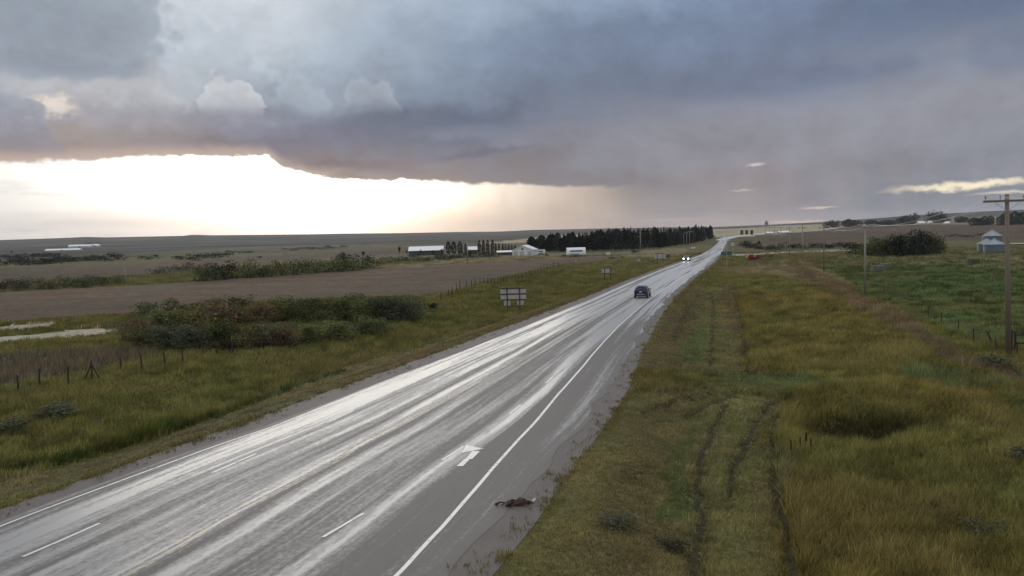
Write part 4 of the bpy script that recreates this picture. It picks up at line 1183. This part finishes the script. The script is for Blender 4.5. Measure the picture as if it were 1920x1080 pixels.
for i, p in enumerate(RP_):
    p = Vector((p.x, p.y, float(Z(p.x, p.y))))
    h = 11.3 if i == 0 else 9.6
    power_pole(p, h, ords[i], -.30 if i == 0 else rzr, 3.0 if i == 0 else 2.0, 'pole_wood' if i in (0, 2) else 'pole_pale', .19 if i == 0 else .15, 'poles of the right hand power line', i == 0, lean=-.02 if i == 0 else 0)
    arm = 3.0 if i == 0 else 2.0; a = -.30 if i == 0 else rzr; ln_ = -.02 * h if i == 0 else 0
    tops.append([p + Vector((math.cos(a) * (u * arm + ln_), math.sin(a) * (u * arm + ln_), h - .1)) for u in (-.44, .28, .44)])
pre = [t + Vector((-14, -52, 0)) for t in tops[0]]
def sagline(pts, sag=.9, n=10):
    out = []
    for a, b in zip(pts, pts[1:]):
        for j in range(n):
            t = j / n; q = a.lerp(b, t); q.z -= sag * 4 * t * (1 - t); out.append(q)
    return out + [pts[-1]]
for w_, lb in enumerate(('left conductor of the right hand power line', 'middle conductor of the right hand power line', 'right conductor of the right hand power line')):
    pts = [pre[w_]] + [t[w_] for t in tops]
    o = MB().tube(sagline(pts), .016, 4, cap=False).build('overhead_wire', M['wire']); tag(o, lb, 'wire', 'conductors of the right hand power line')
for x, yb, yt, lb in ((1201, 470, 436, 'wooden pole with short arm in front of the shelter belt, left'), (1227, 466, 436, 'wooden pole in front of the shelter belt, right of the armed one'), (1312, 452, 443, 'far short pole by the highway beyond the street lamps'), (877, 494, 453, 'pale pole in the field before the small shed'), (553, 514, 489, 'pale pole rising from the long hedge on the left'), (236, 533, 505, 'thin pale pole at the end of the far left hedge'), (1319, 451, 443, 'farthest short pole by the highway beyond the street lamps')):
    p = at(x, yb); h = (yb - yt) * mpp(p)
    o = power_pole(p, h, lb, 0, 1.2 if x in (1201,) else 0, 'pole_pale', max(.12, .9 * mpp(p)), None, False)
    if x == 1201: MB().box(-1.5, -.1, -.1, .1, h * .72, h * .76).build('bracket', M['pole_wood'], o)
LW = [at(x, y) for x, y in ((877, 494), (1201, 470), (1227, 466), (1312, 452))]
LT = [Vector((p.x, p.y, p.z + hh)) for p, hh in zip(LW, (11.2, 8.6, 8.2, 5.5))]
o = MB().tube(sagline(LT[1:], .4), .02, 4, cap=False).build('overhead_wire', M['wire']); tag(o, 'thin wire strung before the dark shelter belt', 'wire')
# street lamps at the junction
for i, (x, yb, yt) in enumerate(((1282, 466, 437), (1288, 469, 436), (1293, 464, 436))):
    p = at(x, yb); h = (yb - yt) * mpp(p)
    o = empty('street_lamp', p); tag(o, ['leftmost of the three street lamps at the junction', 'middle street lamp of the three at the junction', 'rightmost of the three street lamps at the junction'][i], 'street lamp', 'street lamps at the junction')
    MB().tube([(0, 0, -.2), (0, 0, h * .82), (.15, 0, h * .92), (.7, 0, h * .985), (1.6, 0, h)], .11, 8, .06).build('pole', M['steel'], o, True)
    MB().box(1.4, 2.1, -.14, .14, h - .06, h + .08).build('lamp_head', M['steel'], o)
    MB().box(-.2, .2, -.2, .2, -.2, .15).build('base', M['gravel_pale'], o)

# ------------------------------------------------------------------ road signs (seen from the back)
def sign(px, pyb, x0, x1, y0, y1, posts, label, rows=None, mat='sign_back', pm='sign_post', pr=.07, name='road_sign'):
    p = at(px, pyb); s = mpp(p)
    o = empty(name, p, -math.atan2(p.x, p.y)); tag(o, label, 'sign')
    f = lambda x: (x - px) * s
    zt, zb = (pyb - y0) * s, (pyb - y1) * s
    for i, x in enumerate(posts):
        MB().box(f(x) - pr, f(x) + pr, -.1, .04, -.3, zt + .05).build('post', M[pm], o)
    if rows is None: rows = [(0, 1)]
    for a, b in rows:
        pn = MB().box(f(x0), f(x1), .06, .09, zt + (zb - zt) * b, zt + (zb - zt) * a).build('panel', M[mat], o)
        if len(posts) > 1 and (x1 - x0) > 12:
            zz = zt + (zb - zt) * b
            MB().box(f(x0) + .03, f(x1) - .03, .0, .058, zz - .02, zz + .10).build('stiffener', M[pm], pn)
            if a == 0: MB().box(f(x0) + .03, f(x1) - .03, .0, .058, zt - .10, zt + .02).build('stiffener', M[pm], pn)
    return o
o = sign(963, 587, 940, 987, 541, 563, (952, 975), 'large white backed directional sign on two dark posts by the left verge', rows=[(0, .50), (.58, .98)])
s_ = mpp(at(963, 587))
MB().box((946 - 963) * s_, (957.5 - 963) * s_, .06, .08, (587 - 573) * s_, (587 - 564) * s_).build('tab_panel', M['sign_back'], o)
MB().box((970 - 963) * s_, (982 - 963) * s_, .06, .08, (587 - 572) * s_, (587 - 564.5) * s_).build('tab_panel', M['sign_back'], o)
sign(1137, 529, 1129, 1144, 503, 513, (1134, 1144.5), 'medium pale sign on two posts above the road, right of the big one')
sign(1239, 497, 1228, 1247, 476, 486, (1233, 1243), 'wide pale sign by the road beside a dark bush')
sign(1199, 505, 1195.5, 1200.5, 485, 491, (1198,), 'small square pale sign on one thin post left of the wide sign', pr=.03)
sign(1140, 481, 1136.5, 1144, 473, 478, (1140,), 'small white sign in the field below the arched shed', pr=.05, mat='white_metal')
sign(1311, 462, 1309, 1312, 459, 463.5, (1311,), 'tiny pale sign beside the highway past the street lamps', pr=.06)
sign(1300, 468, 1295, 1304.5, 463.5, 466, (1296, 1304), 'low white board at the foot of the street lamps', pr=.05, mat='white_metal')
o = sign(1363, 503, 1353, 1372, 473.5, 479.5, (1363,), 'green junction guide sign on a tall thin post', mat='teal', pm='steel', pr=.06)
p = at(1363, 503); s_ = mpp(p)
MB().tube([(0, -.02, (503 - 473) * s_), (0, -.02, (503 - 449) * s_)], .05, 6).build('mast', M['steel'], o)
sign(1374, 478, 1371.5, 1376.5, 456, 462, (1374,), 'small blue grey sign on a thin post right of the green sign', mat='sign_back', pm='steel', pr=.06)

# ------------------------------------------------------------------ farm buildings
def gable(name, px, pyb, w, dp, wh, rh, rz, wm, rm, label, cat='barn', doors=(), wins=(), ends=False):
    """ridge runs along local x; doors and windows on the front (-y) wall: (x, width, height, sill)"""
    p = at(px, pyb)
    o = empty(name, p, rz); tag(o, label, cat)
    wall = MB().prism([(-dp / 2, -.5), (dp / 2, -.5), (dp / 2, wh), (0, wh + rh), (-dp / 2, wh)], -w / 2, w / 2).build('wall', M[wm], o)
    ov = .35
    sl = rh / (dp / 2)
    r_ = MB()
    for sg in (-1, 1):
        r_.prism([(0, wh + rh + .04), (sg * (dp / 2 + ov), wh - sl * ov + .04), (sg * (dp / 2 + ov), wh - sl * ov + .18), (0, wh + rh + .18)], -w / 2 - ov, w / 2 + ov)
    r_.build('roof', M[rm], o)
    for x, dw, dh in doors:
        MB().box(x - dw / 2, x + dw / 2, -dp / 2 - .06, -dp / 2 + .02, 0, dh).build('door', M['dark_steel'], o)
    for x, ww_, hh, z in wins:
        wn = MB().box(x - ww_ / 2, x + ww_ / 2, -dp / 2 - .05, -dp / 2 + .02, z, z + hh).build('window', M['glass_dark'], o)
        MB().box(x - ww_ / 2 - .08, x + ww_ / 2 + .08, -dp / 2 - .1, -dp / 2 + .02, z - .1, z).build('sill', M['white_metal'], wn)
    return o
gable('long_barn', 800, 478, 17.5, 9, 2.4, 2.0, .02, 'dark_wall', 'white_roof', 'long dark walled barn with a white roof among the farmyard trees', doors=((-4, 2.6, 2.1), (5, 2.6, 2.1)), wins=((-7, .9, .7, 1.1), (0, .9, .7, 1.1), (2.2, .9, .7, 1.1), (7.6, .8, .7, 1.1)))
gable('small_shed', 887, 476, 4.4, 5, 2.2, 1.5, 0, 'dark_wall', 'white_roof', 'small dark shed with a white roof left of the poplars', 'shed', doors=((0, 1.2, 1.9),))
o = gable('white_shop', 985, 478.5, 12.5, 9, 2.5, 1.9, 1.35, 'white_metal', 'white_roof', 'wide white gabled workshop at the centre of the farm', 'workshop')
for x in (-3.2, .3, 3.0):
    MB().box(-6.33, -6.24, x - .9, x + .9, 0, 1.9).build('door', M['sign_back'], o)
MB().box(-6.33, -6.24, -.5, .5, 2.6, 3.2).build('window', M['glass_dark'], o)
gable('low_shed', 946, 478, 6.6, 4.5, 1.3, .6, 0, 'dark_wall', 'white_roof', 'low long shed with a white roof left of the white workshop', 'shed', doors=((1, 1.4, 1.2),))
p = at(1014, 476.5); o = empty('camper_trailer', p, .1); tag(o, 'small white camper trailer parked right of the workshop', 'camper')
MB().prism([(-1, .35), (1, .35), (1, 1.7), (.7, 2.05), (-.9, 2.05), (-1, 1.6)], -1.9, 1.9).build('body', M['white_metal'], o)
MB().box(-1.2, .9, -1.05, -.98, 1.1, 1.6).build('window', M['glass_dark'], o)
for s_ in (-.4, .5):
    w_ = MB().tube([(s_, -1.02, .33), (s_, -.8, .33)], .33, 12).build('wheel', M['rubber'], o)
MB().box(1.9, 2.8, -.06, .06, .38, .5).build('hitch', M['dark_steel'], o)
# arched shed
p = at(1080, 477); o = empty('arched_shed', p, .03); tag(o, 'white arched sheet metal shed in front of the shelter belt', 'shed')
n = 16; prof = [(2.6 * math.cos(math.pi * i / n), 3.0 * math.sin(math.pi * i / n) ** .8) for i in range(n + 1)]
MB().prism(prof, -4.0, 4.0).build('arch_shell', M['white_metal'], o, False)
prof2 = [(2.25 * math.cos(math.pi * i / n), 2.6 * math.sin(math.pi * i / n) ** .8) for i in range(n + 1)]
MB().prism(prof2, 3.9, 4.06).build('end_wall', M['sign_back'], o)
MB().box(-2.8, 2.6, -2.52, -2.3, 1.2, 1.9).build('side_window_strip', M['bin_metal'], o)
MB().box(4.0, 4.12, -.9, .9, 0, 2.0).build('door', M['dark_steel'], o)
# hoop barn hidden in the belt behind it
gable('grey_barn', 1062, 471, 7, 5, 2.6, 1.2, 0, 'dark_wall', 'sign_back', 'grey roofed barn half hidden by the belt behind the arched shed', doors=((0, 2, 2),))
# far-left farm on the hillside
for x, y, w, lb in ((152, 463.5, 36, 'longest white shed of the farm on the far left hillside'), (180, 462.5, 13, 'short white shed right of the long one on the far left hillside'), (120, 470, 54, 'long low white building below the other far left sheds')):
    p = at(x, y); s_ = mpp(p)
    gable('hill_shed', x, y, w * s_, 12, (2.0 if y < 465 else 1.0) * s_, 2.2 * s_, .05, 'white_metal', 'white_roof', lb, 'shed', doors=((0, 3 * s_, 1.5 * s_),))
row_px('far_tree', [(160, 461), (188, 460)], 5, 9, 5, 'dome', ['dark'], 'dark tree sheltering the farm on the far left hillside', 'tree', 'trees of the far left hillside farm', jit=(2, .4), n=150, size=.13, parts=False)
plant_px('far_tree', 22, 476, 5, 6, 'round', 'dark', 'lone tiny dark tree at the left edge in the valley', 'tree', n=150, size=.13)
# right: far white sheds
for x, y, w, hh, lb in ((1442, 439, 10, 4, 'small white roofed shed beside the far bend'), (1470, 437.5, 20, 4, 'long white roofed shed in the brown field beyond the bend'), (1726, 419.5, 11, 4, 'left of two far white sheds among dark trees'), (1743, 419, 5, 4, 'right, smaller one of two far white sheds among dark trees'), (1775, 420, 6, 4, 'tiny pale shed right of the tall far trees')):
    p = at(x, y); s_ = mpp(p)
    gable('far_shed', x, y, w * s_, 8 * s_, hh * .4 * s_, hh * .6 * s_, 0, 'dark_wall' if x < 1500 else 'white_metal', 'white_roof', lb, 'shed', doors=((0, 2 * s_, 1.2 * s_),))
# three dark upright tanks
for i, x in enumerate((1391, 1400, 1409.5)):
    p = at(x, 440); s_ = mpp(p); r = 2.6 * s_; h = 8.2 * s_
    o = empty('storage_tank', p); tag(o, ['leftmost of three dark upright tanks beyond the road', 'middle one of three dark upright tanks beyond the road', 'rightmost of three dark upright tanks beyond the road'][i], 'tank', 'dark tanks beyond the road')
    MB().lathe([(r, -.3), (r, h * .94), (r * .6, h * .99), (.05, h)], 20).build('shell', M['dark_tank'], o)
    MB().lathe([(r * 1.03, h * .92), (r * 1.03, h * .95), (r * .98, h * .95)], 20).build('rim', M['dark_steel'], o)
    MB().box(-.3, .3, -r - .15, -r - .02, 0, h * .95).build('ladder', M['dark_steel'], o)
# grain elevator on the skyline
p = at(1437, 424); v_ = ray(1437, 421); D_ = 4200 / math.hypot(v_[0], v_[1]); px_, py_ = v_[0] * D_, v_[1] * D_
o = empty('grain_elevator', (px_, py_, float(Z(px_, py_)) - 1), -.2); tag(o, 'tiny grain elevator silhouette on the skyline beyond the road', 'elevator')
MB().prism([(-7, 0), (7, 0), (7, 11), (3.4, 15), (-3.4, 15), (-7, 11)], -8, 8).build('house', M['red_brick'], o)
MB().prism([(-3.2, 15), (3.2, 15), (3.2, 20), (0, 23), (-3.2, 20)], -4, 4).build('cupola', M['red_brick'], o)
# grain bins
def grain_bin(px, pyb, r, wh, rh, label):
    p = at(px, pyb); o = empty('grain_bin', p, random.uniform(0, 3)); tag(o, label, 'grain bin', 'grain bins in the pasture')
    prof = [(r, -.3)]
    n = 14
    for i in range(n + 1):
        z = wh * i / n; prof += [(r + (.035 if i % 2 else 0), z)]
    w = MB().lathe(prof, 40).build('wall', M['bin_metal'], o, False)
    rf = MB().lathe([(r + .18, wh - .02), (r + .15, wh + .06), (.35, wh + rh), (.35, wh + rh + .25), (.05, wh + rh + .35)], 24).build('roof', M['bin_roof'], o)
    for q in range(24):
        a = q * math.pi / 12
        MB().tube([((r + .1) * math.cos(a), (r + .1) * math.sin(a), wh + .1), (.4 * math.cos(a), .4 * math.sin(a), wh + rh + .03)], .03, 4).build('roof_rib', M['steel'], rf)
    return o
grain_bin(1864, 473.5, 2.85, 2.45, 1.55, 'front galvanised grain bin with a low conical roof')
grain_bin(1850, 471.5, 2.6, 2.4, 1.45, 'galvanised grain bin half hidden behind the left of the front bin')
grain_bin(1860, 466, 3.0, 4.3, 1.9, 'rear taller galvanised grain bin behind the front ones')
# hay bales
def bale(px, pyb, w, h, mat, label, rz=0.0):
    p = at(px, pyb); s_ = mpp(p); o = empty('hay_bale', p, rz); tag(o, label, 'hay bale', 'hay bales in the pasture')
    w *= s_; h *= s_; r_ = .09 * min(w, h)
    b = MB().prism([(-.6, r_), (-.6 + r_, 0), (.6 - r_, 0), (.6, r_), (.6, h - r_), (.6 - r_, h), (-.6 + r_, h), (-.6, h - r_)], -w / 2, w / 2)
    b.build('bale', M[mat], o)
    for x in (-.25, .25):
        MB().box(x * w - .025, x * w + .025, -.62, .62, -.01, h + .02).build('twine', M['bale_dark'], o)
    for q in range(14):
        a = random.uniform(-w / 2, w / 2); z = random.uniform(0, h)
        MB().box(a - .04, a + .04, -.63, -.58, z - .03, z + .05).build('hay_tuft', M[mat], o)
bale(1645, 510, 18, 11, 'bale', 'grey weathered hay bale nearest the second power pole')
bale(1660, 503, 15, 8, 'bale', 'grey hay bale just behind the one by the second pole')
bale(1826, 497, 14, 10, 'bale_dark', 'dark square hay bale in the pasture below the grain bins')
# red drums beside the side road
for x, y, r, lb in ((1407, 490, 6.2, 'larger red ended drum beside the side road'), (1420.5, 488, 5.0, 'smaller red ended drum right of the larger one')):
    p = at(x, y); s_ = mpp(p); r *= s_
    o = empty('red_drum', p, -math.atan2(p.x, p.y) + .25); tag(o, lb, 'drum', 'red drums by the side road')
    MB().tube([(0, -r * .9, r), (0, r * .9, r)], r, 22).build('shell', M['red_paint'], o)
    MB().tube([(0, -r * .9 - .05, r), (0, -r * .85, r)], r * .45, 16).build('hub', M['maroon'], o)
    for s2 in (-1, 1): MB().box(s2 * r * .6 - .1, s2 * r * .6 + .1, -r * .8, r * .8, -.05, r * .35).build('cradle', M['dark_steel'], o)
p = at(1414, 490); s_ = mpp(p); o = empty('tarped_crate', p); tag(o, 'dark box standing between the two red drums', 'crate')
MB().box(-.55, .55, -.5, .5, 0, 1.2).build('box', M['maroon'], o); MB().box(-.6, .6, -.55, .55, 1.2, 1.3).build('lid', M['dark_steel'], o)

# ------------------------------------------------------------------ cars
def loft(secs):
    """secs: list of (y, [(x, z)...]) right-hand half outlines from bottom to top; mirrored"""
    b = MB(); n = len(secs[0][1])
    ring = []
    for y, pr in secs:
        full = [(x, z) for x, z in pr] + [(-x, z) for x, z in pr[::-1]]
        ring.append(len(b.v)); b.v += [(x, y, z) for x, z in full]
    m = 2 * n
    for i in range(len(secs) - 1):
        for j in range(m):
            a0 = ring[i] + j; a1 = ring[i] + (j + 1) % m; c0 = ring[i + 1] + j; c1 = ring[i + 1] + (j + 1) % m
            b.f.append([a0, c0, c1, a1])
    b.f.append([ring[0] + j for j in range(m)]); b.f.append([ring[-1] + j for j in range(m)][::-1])
    return b

def suv(p, rz, paint, label, lights_on=False):
    """local +y is the travel direction, rear at -y"""
    o = empty('car', p, rz); tag(o, label, 'car')
    def sec(y, hw, zb, belt, roof, tw):
        return (y, [(hw * .86, zb), (hw * .97, zb + .12), (hw, zb + .4), (hw * .985, belt - .08), (hw * .94, belt), (tw * 1.02, (belt + roof) / 2), (tw * .95, roof - .07), (tw * .75, roof)])
    body = loft([sec(-2.22, .82, .40, .95, 1.02, .70), sec(-2.15, .90, .32, 1.02, 1.30, .68), sec(-1.95, .93, .28, 1.04, 1.58, .66), sec(-1.5, .94, .26, 1.04, 1.66, .66), sec(-.3, .94, .25, 1.02, 1.67, .67), sec(.3, .94, .25, 1.0, 1.62, .65), sec(.85, .93, .25, .99, 1.34, .66), sec(1.15, .92, .25, .98, 1.08, .72), sec(1.9, .90, .26, .90, .97, .72), sec(2.2, .84, .32, .78, .86, .66)]).build('body', M[paint], o, True)
    mod = body.modifiers.new('edge', 'SUBSURF'); mod.levels = 1; mod.render_levels = 1
    # glass: sheets standing just proud of the body
    MB().poly([(-.60, -2.195, 1.08), (.60, -2.195, 1.08), (.54, -2.02, 1.52), (-.54, -2.02, 1.52)]).build('rear_window', M['glass_dark'], o)
    MB().poly([(.62, 1.02, 1.14), (-.62, 1.02, 1.14), (-.55, .42, 1.56), (.55, .42, 1.56)]).build('windscreen', M['glass_dark'], o)
    for s_ in (-1, 1):
        MB().poly([(s_ * .90, -1.75, 1.08), (s_ * .90, .72, 1.08), (s_ * .70, .30, 1.52), (s_ * .70, -1.55, 1.55)]).build('side_window', M['glass_dark'], o)
        mi = MB().box(min(s_ * .93, s_ * 1.12), max(s_ * .93, s_ * 1.12), .55, .68, 1.02, 1.2).build('mirror', M[paint], o)
        MB().box(min(s_ * .62, s_ * .89), max(s_ * .62, s_ * .89), -2.24, -2.1, .92, 1.14).build('tail_light', M['red_lens'], o)
        hl = MB().tube([(s_ * .66, 2.02, .74), (s_ * .66, 2.26, .74)], .14, 12).build('headlight', M['lamp_on'] if lights_on else M['glass_dark'], o)
        for y in (-1.38, 1.38):
            wh = MB().tube([(s_ * .72, y, .35), (s_ * .955, y, .35)], .35, 20).build('wheel', M['rubber'], o)
            MB().tube([(s_ * .90, y, .35), (s_ * .965, y, .35)], .21, 14).build('rim', M['steel'], wh)
    MB().box(-.84, .84, -2.30, -2.1, .38, .58).build('rear_bumper', M['black_plastic'], o)
    MB().box(-.5, .5, -2.312, -2.29, .52, .60).build('bumper_trim', M['sign_back'], o)
    MB().box(-.84, .84, 2.12, 2.26, .30, .50).build('front_bumper', M['black_plastic'], o)
    MB().box(-.16, .16, -2.27, -2.2, .84, .96).build('number_plate', M['plate'], o)
    MB().box(-.62, .62, -2.12, -1.82, 1.60, 1.64).build('roof_spoiler', M[paint], o)
    for s_ in (-1, 1): MB().box(s_ * .56 - .025, s_ * .56 + .025, -1.6, .1, 1.665, 1.71).build('roof_rail', M['steel'], o)
    return o
def emit(name, c, st_):
    m, q, out = mat_new(name); e = q.new('ShaderNodeEmission'); e.inputs[0].default_value = (*c, 1); e.inputs[1].default_value = st_
    q.l.new(e.outputs[0], out.inputs[0]); return m
M['lamp_on'] = emit('lit_headlamp', (1.0, .97, .92), 25)
M['tail_on'] = emit('lit_tail_lamp', (1.0, .05, .03), 1.2)
pc = flat_at(1210, 560); ph = math.atan2(float(xl(130) - xl(90)) * .5 + float(xr(130) - xr(90)) * .5, 40)
suv((pc[0], pc[1] + 2.2, .05), -ph, 'blue_paint', 'dark blue car driving away on the wet highway')
pc = flat_at(1290.5, 490); ph2 = math.atan2(float(xl(260) - xl(200)) * .5 + float(xr(260) - xr(200)) * .5, 60)
suv((pc[0], pc[1] + 2.2, float(Z(pc[0], pc[1])) + .05), -ph2 + math.pi, 'dark_paint', 'dark oncoming car with both headlights lit', True)

# ------------------------------------------------------------------ debris on the shoulder
g_ = flat_at(972, 946)
o = empty('road_debris', (g_[0], g_[1], float(Z(g_[0], g_[1])) + .03), .25); tag(o, 'flattened dark reddish brown debris on the gravel edge', 'debris')
r_ = np.random.default_rng(5)
b = MB()
for i in range(26):
    x = r_.uniform(-.62, .5); y = r_.uniform(-.3, .28) * (1 - abs(x) * .5); a = r_.normal(0, .25); L_ = r_.uniform(.12, .42); h_ = r_.uniform(.03, .13)
    b.tube([(x - L_ * .5, y - a * L_ * .5, .02), (x, y, h_), (x + L_ * .5, y + a * L_ * .5, .02)], r_.uniform(.02, .05), 6, .015)
b.build('shreds', M['debris'], o)
bb = MB(); bb.lathe([(.42, 0), (.36, .07), (.2, .12), (.02, .14)], 14); bb.v = [(v[0] * 1.0 + .06 * math.sin(v[1] * 20), v[1] * .5, v[2] * (1 + .4 * math.sin(v[0] * 13))) for v in bb.v]
bb.build('mound', M['debris'], o)
MB().tube([(.48, -.1, .05), (.62, .02, .1), (.55, .12, .04)], .05, 6, .03).build('pale_scrap', M['debris_pale'], o)

# ------------------------------------------------------------------ air
b = MB().box(-7200, 7200, -7200, 7200, -60, 110)
m, q, out = mat_new('prairie_haze')
pv = q.new('ShaderNodeVolumePrincipled')
pv.inputs['Color'].default_value = (.80, .82, .87, 1)
pv.inputs['Density'].default_value = .00007
pv.inputs['Anisotropy'].default_value = .2
q.l.new(pv.outputs[0], out.inputs['Volume'])
o = b.build('haze', m); tag(o, 'thin rainy haze over the whole prairie', kind='stuff')
